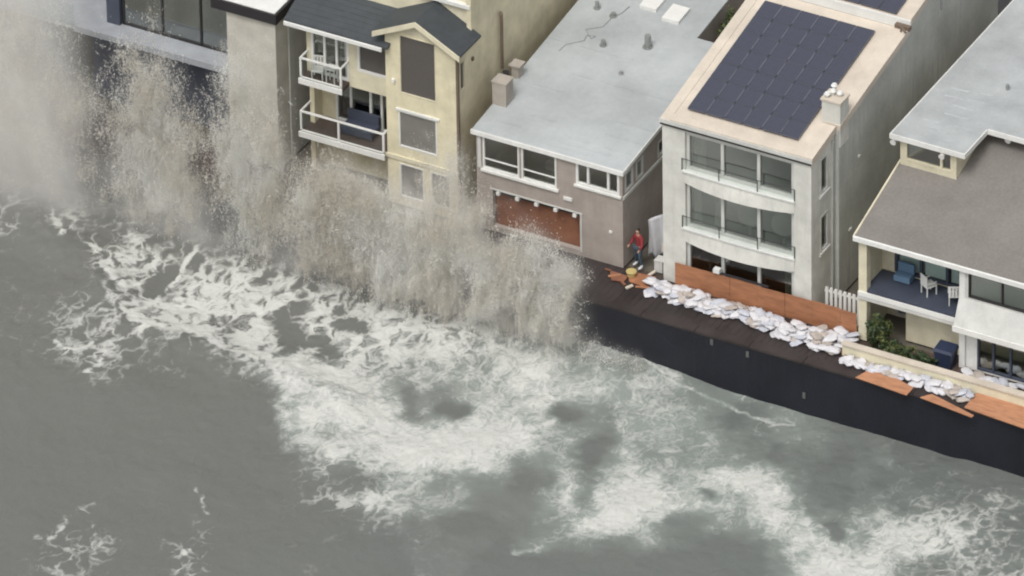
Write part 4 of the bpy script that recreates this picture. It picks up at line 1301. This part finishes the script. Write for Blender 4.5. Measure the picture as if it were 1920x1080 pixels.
def water_mat():
    m, nt, p = new_mat("muddy_sea_water_with_foam")
    g = N(nt, "ShaderNodeNewGeometry")
    def attr(n):
        a = N(nt, "ShaderNodeAttribute")
        a.attribute_name = n
        return a.outputs["Fac"]
    c, l, mk = attr("cov"), attr("lace"), attr("milk")
    pos = g.outputs["Position"]
    # warped coordinates
    wn = N(nt, "ShaderNodeTexNoise")
    wn.inputs["Scale"].default_value = 1.1
    wn.inputs["Detail"].default_value = 2
    nt.links.new(pos, wn.inputs["Vector"])
    off = N(nt, "ShaderNodeVectorMath", operation='SUBTRACT')
    nt.links.new(wn.outputs["Color"], off.inputs[0])
    off.inputs[1].default_value = (.5, .5, .5)
    sc_ = N(nt, "ShaderNodeVectorMath", operation='SCALE')
    nt.links.new(off.outputs[0], sc_.inputs[0])
    sc_.inputs["Scale"].default_value = 1.5
    wp = N(nt, "ShaderNodeVectorMath", operation='ADD')
    nt.links.new(pos, wp.inputs[0])
    nt.links.new(sc_.outputs[0], wp.inputs[1])
    W = wp.outputs[0]
    mp = N(nt, "ShaderNodeMapping")          # backwash draws the web out away from the wall
    mp.inputs["Rotation"].default_value = (0, 0, radians(-32))
    mp.inputs["Scale"].default_value = (1.0, .55, 1)
    nt.links.new(W, mp.inputs["Vector"])
    def vor(scale, v):
        n = N(nt, "ShaderNodeTexVoronoi", feature='DISTANCE_TO_EDGE')
        n.inputs["Scale"].default_value = scale
        nt.links.new(v, n.inputs["Vector"])
        return n.outputs["Distance"]
    v1, v2 = vor(1.3, mp.outputs[0]), vor(3.4, mp.outputs[0])
    n1 = noise(nt, mp.outputs[0], 1.5, 8, .6, .15)
    n2 = noise(nt, W, 5.0, 6, .65)
    web = math_(nt, 'SUBTRACT', 1.0, math_(nt, 'MULTIPLY', v1, 3.6), True)
    web2 = math_(nt, 'SUBTRACT', 1.0, math_(nt, 'MULTIPLY', v2, 3.4), True)
    wb = math_(nt, 'MAXIMUM', web, math_(nt, 'MULTIPLY', web2, .78))
    # webbed foam: strands with round holes; broken foam: soft cloudy cover
    def spread(v, a=.33, b=.67):
        mr = N(nt, "ShaderNodeMapRange")
        mr.inputs["From Min"].default_value = a
        mr.inputs["From Max"].default_value = b
        mr.inputs["To Min"].default_value = -.5
        mr.inputs["To Max"].default_value = .5
        mr.clamp = False
        nt.links.new(v, mr.inputs["Value"])
        return mr.outputs[0]
    m1, m2 = spread(n1), spread(n2)
    def total(*t):
        acc = None
        for v, k in t:
            q = math_(nt, 'MULTIPLY', v, k)
            acc = q if acc is None else math_(nt, 'ADD', acc, q)
        return acc
    wbl = total((web, .8), (web2, .32))
    n0 = spread(noise(nt, mp.outputs[0], .55, 3, .5))
    lf = total((c, 1.55), (wbl, 1.25), (m1, .55), (m2, .35), (n0, .25))
    lf = math_(nt, 'MULTIPLY', math_(nt, 'SUBTRACT', lf, 1.27), 1.35, True)
    de = total((c, 1.75), (m1, .62), (m2, .5), (n0, .34), (web2, .34), (web, .12))
    df = math_(nt, 'MULTIPLY', math_(nt, 'SUBTRACT', de, 1.0), 1.2, True)
    foam = mix(nt, l, df, lf)
    foam = math_(nt, 'MULTIPLY', foam, math_(nt, 'MULTIPLY', ramp(nt, c, .03, .16), math_(nt, 'ADD', .6, math_(nt, 'MULTIPLY', ramp(nt, c, .2, .75), .4))))
    # body colour: brown grey on the open side, greener towards the right
    sep = N(nt, "ShaderNodeSeparateXYZ")
    nt.links.new(pos, sep.inputs[0])
    gxr = N(nt, "ShaderNodeMapRange")
    gxr.inputs["From Min"].default_value = -8
    gxr.inputs["From Max"].default_value = 12
    nt.links.new(sep.outputs["X"], gxr.inputs["Value"])
    lowf = noise(nt, pos, .18, 4)
    body = mix(nt, gxr.outputs[0], (0.142, 0.144, 0.133), (0.132, 0.146, 0.139))
    body = mix(nt, ramp(nt, lowf, .35, .65), body, mix(nt, .5, body, (0.15, 0.155, 0.14)))
    aer = math_(nt, 'MULTIPLY', ramp(nt, c, .15, .7), math_(nt, 'MULTIPLY', math_(nt, 'SUBTRACT', 1.0, l), .62))
    body = mix(nt, aer, body, (0.35, 0.40, 0.365))
    fc = mix(nt, n2, (0.42, 0.43, 0.40), (0.62, 0.62, 0.59))
    ccol = mix(nt, foam, body, fc)
    nt.links.new(ccol, p.inputs["Base Color"])
    nt.links.new(math_(nt, 'ADD', math_(nt, 'MULTIPLY', foam, .5), .34), p.inputs["Roughness"])
    p.inputs["Specular IOR Level"].default_value = .35
    bp = N(nt, "ShaderNodeBump")
    bp.inputs["Strength"].default_value = .55
    bp.inputs["Distance"].default_value = .08
    r1 = noise(nt, mp.outputs[0], 3.0, 6, .6)
    r2 = noise(nt, W, 12, 4)
    hh = math_(nt, 'ADD', math_(nt, 'MULTIPLY', r1, .7), math_(nt, 'MULTIPLY', r2, .12))
    hh = math_(nt, 'ADD', hh, math_(nt, 'MULTIPLY', foam, .35))
    nt.links.new(hh, bp.inputs["Height"])
    nt.links.new(bp.outputs[0], p.inputs["Normal"])
    return m
M['water'] = water_mat()
wme.materials.append(M['water'])
wo = bpy.data.objects.new("sea_water", wme)
col.objects.link(wo)
tag(wo, kind='structure')
far = MB()
for b in ((-3000, gx[0], -3000, -2.6), (gx[-1], 3000, -3000, -2.6), (gx[0], gx[-1], -3000, gy[0])):
    far.quad((b[0], b[2], -.003), (b[1], b[2], -.003), (b[1], b[3], -.003), (b[0], b[3], -.003))
tag(far.build("open_sea", 'water'), kind='structure')


# ------------------------------------------------------------------ spray
MIST_K, VEIL_D = .034, 19.0
def spray_mat(name, c, trans=.35, alpha=1.0):
    m, nt, p = new_mat(name)
    out = nt.nodes["Material Output"]
    d = N(nt, "ShaderNodeBsdfDiffuse")
    t = N(nt, "ShaderNodeBsdfTranslucent")
    P = coords(nt)
    f = noise(nt, P, .45, 3)
    cc = mix(nt, ramp(nt, f, .4, .6), (c[0] * .96, c[1] * .935, c[2] * .88), tuple(min(1, q * 1.07) for q in c))
    nt.links.new(cc, d.inputs[0])
    nt.links.new(cc, t.inputs[0])
    mx = N(nt, "ShaderNodeMixShader")
    mx.inputs[0].default_value = trans
    nt.links.new(d.outputs[0], mx.inputs[1])
    nt.links.new(t.outputs[0], mx.inputs[2])
    if alpha < 1:
        tr = N(nt, "ShaderNodeBsdfTransparent")
        m2 = N(nt, "ShaderNodeMixShader")
        m2.inputs[0].default_value = alpha
        nt.links.new(tr.outputs[0], m2.inputs[1])
        nt.links.new(mx.outputs[0], m2.inputs[2])
        nt.links.new(m2.outputs[0], out.inputs["Surface"])
    else:
        nt.links.new(mx.outputs[0], out.inputs["Surface"])
    return m
M['spray'] = spray_mat("muddy_white_spray", (0.95, 0.935, 0.90), .4)

# plumes: x centre, half width, top height, number of jets, droplets per jet, mean sideways drift, base y, y spread
def plume(xc, hw, zt, nj, nd, drift, yb, ys, fall=.3, z0=.1, tight=.05, edge=.8):
    """jets thrown up along the wall; droplets strewn along every ballistic path"""
    P_, V_ = [], []
    g = 9.8
    u = np.clip(rng.normal(0, .5, nj), -1.15, 1.15)
    x0 = xc + u * hw * .8
    hmax = zt * (1 - .35 * np.abs(u) ** 2) * (edge + (1 - edge) * rng.random(nj)) * rng.choice([.4, .62, .8, .9, .97, 1.04], nj)
    vz = np.sqrt(2 * g * np.maximum(hmax - z0, .3))
    vx = drift + u * hw * .35 + rng.normal(0, .35, nj)
    vy = -np.abs(rng.normal(ys * .35, ys * .35, nj))
    y0 = yb + rng.normal(0, .18, nj)
    for i in range(nj):
        tl = vz[i] / g
        t0 = rng.uniform(.0, .9) * tl
        span = rng.uniform(.25, .8) * tl
        t = t0 + rng.beta(1.1, 1.1, nd) * span
        t = np.minimum(t, tl * (1 + fall * 2))
        sp = tight * (1 + 3.5 * t)
        x = x0[i] + vx[i] * t + rng.normal(0, 1, nd) * sp
        y = y0[i] + vy[i] * t + rng.normal(0, 1, nd) * sp
        z = z0 + vz[i] * t - .5 * g * t * t + rng.normal(0, 1, nd) * sp * 1.3
        P_.append(np.stack([x, y, z], -1))
        V_.append(np.stack([np.full(nd, vx[i]), np.full(nd, vy[i]), vz[i] - g * t], -1))
    return np.concatenate(P_), np.concatenate(V_)

def curtain_fall(x0, x1, ztop, n_st, nd, yb):
    """water pouring back off the deck in strands"""
    P_, V_ = [], []
    for i in range(n_st):
        u = rng.random()
        x = x0 + (x1 - x0) * u
        zt = np.interp(u, [0, .3, .6, .85, 1], ztop) * rng.uniform(.45, 1.0)
        L = rng.uniform(.5, 1.6)
        t = rng.random(nd)
        z = zt - L * t
        sp = .03 + .07 * (1 - t)
        xx = x + rng.normal(0, 1, nd) * sp + .12 * (1 - t)
        yy = yb - rng.random() * 1.0 - .25 * t + rng.normal(0, 1, nd) * sp
        P_.append(np.stack([xx, yy, z], -1))
        V_.append(np.stack([np.full(nd, .3), np.full(nd, -.4), np.full(nd, -4.0)], -1))
    return np.concatenate(P_), np.concatenate(V_)

PL = [
    plume(-22.6, 3.2, 12.5, 420, 90, .1, -3.4, .8), plume(-19.5, 2.2, 12.0, 420, 90, .3, -3.4, .9), plume(-17.4, 1.4, 7.4, 240, 90, .2, -3.2, 1.0),
    # second plume with its spike
    plume(-14.4, 1.6, 9.5, 560, 110, .0, -3.1, .5), plume(-14.2, .4, 11.2, 90, 90, .0, -3.0, .3), plume(-12.7, .9, 7.4, 220, 100, .0, -3.1, .5),
    # third plume before the pillar
    plume(-10.2, .95, 10.4, 500, 110, .0, -3.1, .4), plume(-9.0, .8, 8.4, 240, 100, .2, -3.1, .4),
    # wide fourth plume
    plume(-6.4, 1.5, 6.7, 560, 110, .3, -3.3, .7), plume(-4.4, 1.5, 6.2, 420, 110, .2, -3.3, .7), plume(-2.4, 1.6, 5.6, 300, 100, .2, -3.3, .7),
    plume(-1.0, .6, 8.6, 240, 110, .0, -3.0, .3), plume(.4, 1.5, 6.6, 420, 100, .2, -3.2, .6), plume(2.3, 1.1, 5.8, 460, 110, .4, -3.1, .6),
    plume(3.7, .6, 4.9, 220, 100, .4, -3.0, .4),
    curtain_fall(-4.5, 4.6, [3.0, 3.4, 3.8, 4.2, 3.6], 500, 90, -3.0),
    plume(5.2, .6, 1.3, 50, 40, .5, -3.0, .3), plume(6.6, 1.2, .8, 50, 30, .4, -3.0, .3),
]
PP = np.concatenate([a for a, b in PL])
VV = np.concatenate([b for a, b in PL])
def n3(x, y, z, seed, o=4):
    T = np.random.default_rng(seed).random((64, 64, 64)).astype(np.float32)
    t, a, q = 0, 1.0, 0
    for _ in range(o):
        xi, yi, zi = np.floor(x).astype(int), np.floor(y).astype(int), np.floor(z).astype(int)
        fx, fy, fz = [v * v * (3 - 2 * v) for v in (x - xi, y - yi, z - zi)]
        v = 0
        for a_ in (0, 1):
            for b_ in (0, 1):
                for c_ in (0, 1):
                    v = v + T[(xi + a_) % 64, (yi + b_) % 64, (zi + c_) % 64] * (fx if a_ else 1 - fx) * (fy if b_ else 1 - fy) * (fz if c_ else 1 - fz)
        t, q = t + a * v, q + a
        a *= .6
        x, y, z = x * 2.1 + 5.2, y * 2.1 + 1.3, z * 2.1 + 9.1
    return t / q
lobe = n3(PP[:, 0] * 1.5 + .3 * PP[:, 2], PP[:, 1] * .7, PP[:, 2] * .75, 41, 4)
gap = 1 - .85 * np.exp(-((PP[:, 0] + 12.0) / .42) ** 2) - .7 * np.exp(-((PP[:, 0] + 16.6) / .5) ** 2) - .6 * np.exp(-((PP[:, 0] + 8.3) / .3) ** 2)
ok = (PP[:, 2] > 0.0) & (PP[:, 1] < -2.72) & (rng.random(len(PP)) < np.clip((lobe - .37) * 7, .06, 1) * np.clip(gap, .1, 1))
PP, VV = PP[ok], VV[ok]
# water holds together in clots and threads on the seaward face of the spray
thr = .5 + .5 * np.sin(PP[:, 0] * 5.1 + 1.3 * np.sin(PP[:, 2] * 1.7)) * np.sin(PP[:, 2] * 2.3 + PP[:, 0] * 1.9)
pw = (.15 + thr) * np.where(PP[:, 0] < -16.5, .35, 1.0)
ci = rng.choice(len(PP), 30000, replace=False, p=pw / pw.sum())
nc = rng.integers(7, 19, len(ci))
rep = np.repeat(ci, nc)
vh = VV[rep] / (np.linalg.norm(VV[rep], axis=1, keepdims=True) + 1e-6)
csz = np.repeat(rng.uniform(.5, 1.5, len(ci)), nc)[:, None]
CP = PP[rep] + rng.normal(0, .03, (len(rep), 3)) * csz + vh * rng.normal(0, .13, (len(rep), 1)) * csz
CP[:, 1] -= .4
okc = (CP[:, 2] > 0) & (CP[:, 1] < -2.7)
CP, CV = CP[okc], VV[rep][okc]
n = len(PP)
dirn = VV / (np.linalg.norm(VV, axis=1, keepdims=True) + 1e-6)
dirn += rng.normal(0, .25, dirn.shape)
dirn /= np.linalg.norm(dirn, axis=1, keepdims=True)
# fine mist: the droplets' own density, gathered in a grid and turned into a volume
CS = .1
lo = np.array([-27.0, -7.0, -.4])
dims = np.array([352, 46, 126])
idx = np.floor((np.concatenate([PP, CP, CP]) - lo) / CS).astype(int)
kk = np.all((idx >= 0) & (idx < dims), axis=1)
idx = idx[kk]
dens = np.zeros(dims)
np.add.at(dens, (idx[:, 0], idx[:, 1], idx[:, 2]), 1.0)
def blur(a, n):
    for _ in range(n):
        for ax in range(3):
            p_ = np.pad(a, [(1, 1) if q == ax else (0, 0) for q in range(3)], mode='constant')
            sl0 = [slice(None)] * 3
            def S_(x, y):
                t_ = list(sl0); t_[ax] = slice(x, y); return tuple(t_)
            a = .25 * p_[S_(0, -2)] + .5 * p_[S_(1, -1)] + .25 * p_[S_(2, None)]
    return a
fine_d = blur(dens, 2) * 2.0
wide_d = blur(dens, 26) * 2.6
# the veil at the left thickens and stands higher
cx_ = lo[0] + (np.arange(dims[0]) + .5) * CS
cy_ = lo[1] + (np.arange(dims[1]) + .5) * CS
cz_ = lo[2] + (np.arange(dims[2]) + .5) * CS
XX_, YY_, ZZ_ = np.meshgrid(cx_, cy_, cz_, indexing='ij')
veil = np.exp(-np.clip((XX_ + 18.6) / 1.3, 0, None) ** 2) * np.exp(-((YY_ + 3.9) / .9) ** 2) * np.clip(1.4 - ZZ_ / 14, 0, 1)
lean = XX_ + .22 * ZZ_
F1 = n3(lean * .9, YY_ * .9, ZZ_ * .42, 5, 5)
F2 = n3(lean * 3.6, YY_ * 2.4, ZZ_ * 1.1, 6, 3)
F3 = n3(lean * 4.5, YY_ * 1.2, ZZ_ * 1.1, 8, 2)
con = np.clip((F1 - .38) * 5.0, .05, 1.7) * np.clip((F2 - .30) * 3.4, .08, 1.6)
curt = sg((XX_ + 4.5) / .6) * sg((4.2 - ZZ_) / .4)
con = con * (1 - .8 * np.exp(-((XX_ + 12.0) / .4) ** 2) * sg((ZZ_ - 2.2) / .4) - .6 * np.exp(-((XX_ + 16.6) / .5) ** 2))
con = con * (1 - curt) + curt * np.clip((F3 - .36) * 6.5, .0, 1.9)
D_ = (.9 * np.minimum(fine_d * 2.9, 60) * con + .22 * np.minimum(wide_d * 2.9, 40))
D_ = D_ + VEIL_D * veil * (.5 + F1)
foot = sg((3.1 - ZZ_) / .35) * (.3 * sg((4.2 - XX_) / .5) + .7 * sg((-6.5 - XX_) / .8)) * np.exp(-((YY_ + 3.45) / .55) ** 2)
foot = foot * (1 + 1.2 * np.exp(-((XX_ + 12.3) / 4.0) ** 4))
D_ = D_ + 17 * foot * np.clip((F1 - .25) * 3, .3, 1.5)
thin = np.exp(-((XX_ + 1.6) / 3.6) ** 4) * sg((5.6 - ZZ_) / .6) * np.exp(-((YY_ + 3.2) / .5) ** 2)
D_ = D_ + 26 * thin * np.clip((F1 - .36) * 6, 0, 1.6) * np.clip((F2 - .3) * 3, .1, 1.4)
D_[:, YY_[0, :, 0] > -2.75, :] = 0
D_ = D_ * (.22 + .78 * np.maximum(sg((YY_ + 3.45) / .12), sg((-17.4 - XX_) / .5)))
D_ = D_ * np.clip((ZZ_ + .2) / .5, 0, 1)
gme = bpy.data.meshes.new("spray_mist")
gme.vertices.add(D_.size)
gv = np.stack([XX_, YY_, ZZ_], -1).reshape(-1, 3)
gme.vertices.foreach_set("co", gv.astype(np.float32).ravel())
ga_ = gme.attributes.new("dens", 'FLOAT', 'POINT')
ga_.data.foreach_set("value", D_.reshape(-1).astype(np.float32))
vm = bpy.data.materials.new("spray_mist")
vm.use_nodes = True
vt = vm.node_tree
vt.nodes.remove(vt.nodes["Principled BSDF"])
pv_ = N(vt, "ShaderNodeVolumePrincipled")
pv_.inputs["Color"].default_value = (0.975, 0.966, 0.94, 1)
pv_.inputs["Anisotropy"].default_value = .0
pv_.inputs["Density Attribute"].default_value = "density"
pv_.inputs["Density"].default_value = MIST_K
vt.links.new(pv_.outputs[0], vt.nodes["Material Output"].inputs["Volume"])
gmo = bpy.data.objects.new("spray_mist", gme)
col.objects.link(gmo)
tag(gmo, "fine pale mist hanging in the spray along the seawall", "mist", kind='stuff')
gg = bpy.data.node_groups.new("mist_grid", 'GeometryNodeTree')
gg.interface.new_socket("Geometry", in_out='INPUT', socket_type='NodeSocketGeometry')
gg.interface.new_socket("Geometry", in_out='OUTPUT', socket_type='NodeSocketGeometry')
gi, go = gg.nodes.new("NodeGroupInput"), gg.nodes.new("NodeGroupOutput")
vc = gg.nodes.new("GeometryNodeVolumeCube")
vc.inputs["Min"].default_value = tuple(lo)
vc.inputs["Max"].default_value = tuple(lo + dims * CS)
for a_, b_ in zip(("Resolution X", "Resolution Y", "Resolution Z"), dims):
    vc.inputs[a_].default_value = int(b_)
ps_ = gg.nodes.new("GeometryNodeInputPosition")
sx_ = gg.nodes.new("ShaderNodeSeparateXYZ")
gg.links.new(ps_.outputs[0], sx_.inputs[0])
tot = None
for ax, mul in ((0, dims[1] * dims[2]), (1, dims[2]), (2, 1)):
    m1 = math_(gg, 'FLOOR', math_(gg, 'DIVIDE', math_(gg, 'SUBTRACT', sx_.outputs[ax], float(lo[ax])), CS))
    m1 = math_(gg, 'MAXIMUM', math_(gg, 'MINIMUM', m1, float(dims[ax] - 1)), 0.0)
    m1 = math_(gg, 'MULTIPLY', m1, float(mul))
    tot = m1 if tot is None else math_(gg, 'ADD', tot, m1)
si_ = gg.nodes.new("GeometryNodeSampleIndex")
si_.data_type = 'FLOAT'
si_.domain = 'POINT'
na_ = gg.nodes.new("GeometryNodeInputNamedAttribute")
na_.data_type = 'FLOAT'
na_.inputs["Name"].default_value = "dens"
gg.links.new(gi.outputs[0], si_.inputs["Geometry"])
gg.links.new(na_.outputs["Attribute"], si_.inputs["Value"])
gg.links.new(tot, si_.inputs["Index"])
gg.links.new(si_.outputs[0], vc.inputs["Density"])
smt = gg.nodes.new("GeometryNodeSetMaterial")
smt.inputs["Material"].default_value = vm
gg.links.new(vc.outputs[0], smt.inputs["Geometry"])
gg.links.new(smt.outputs[0], go.inputs[0])
gmo.modifiers.new("mist", 'NODES').node_group = gg

# of the droplets only a share is coarse enough to be seen singly
keep = rng.random(len(PP)) < .36
PP, VV = np.concatenate([PP[keep], CP]), np.concatenate([VV[keep], CV])
n = len(PP)
dirn = VV / (np.linalg.norm(VV, axis=1, keepdims=True) + 1e-6)
dirn += rng.normal(0, .25, dirn.shape)
dirn /= np.linalg.norm(dirn, axis=1, keepdims=True)
sz = .007 + .010 * rng.random(n) ** 3 + .014 * (rng.random(n) > .985)
ln = sz * (1.5 + 2.2 * rng.random(n))
a1 = np.cross(dirn, rng.normal(0, 1, dirn.shape))
a1 /= np.linalg.norm(a1, axis=1, keepdims=True)
a2 = np.cross(dirn, a1)
tet = np.stack([PP + dirn * ln[:, None], PP - dirn * ln[:, None] * .6 + a1 * sz[:, None],
                PP - dirn * ln[:, None] * .6 + (-.5 * a1 + .87 * a2) * sz[:, None], PP - dirn * ln[:, None] * .6 + (-.5 * a1 - .87 * a2) * sz[:, None]], 1).reshape(-1, 3)
base = (np.arange(n) * 4)[:, None, None]
tri = np.array([[0, 1, 2], [0, 2, 3], [0, 3, 1], [1, 3, 2]])[None]
sme = fast_mesh("sea_spray", tet, (base + tri).reshape(-1, 3))
sme.materials.append(M['spray'])
spo = bpy.data.objects.new("sea_spray", sme)
col.objects.link(spo)
tag(spo, "pale muddy spray thrown up by the waves along the seawall", "spray", kind='stuff')
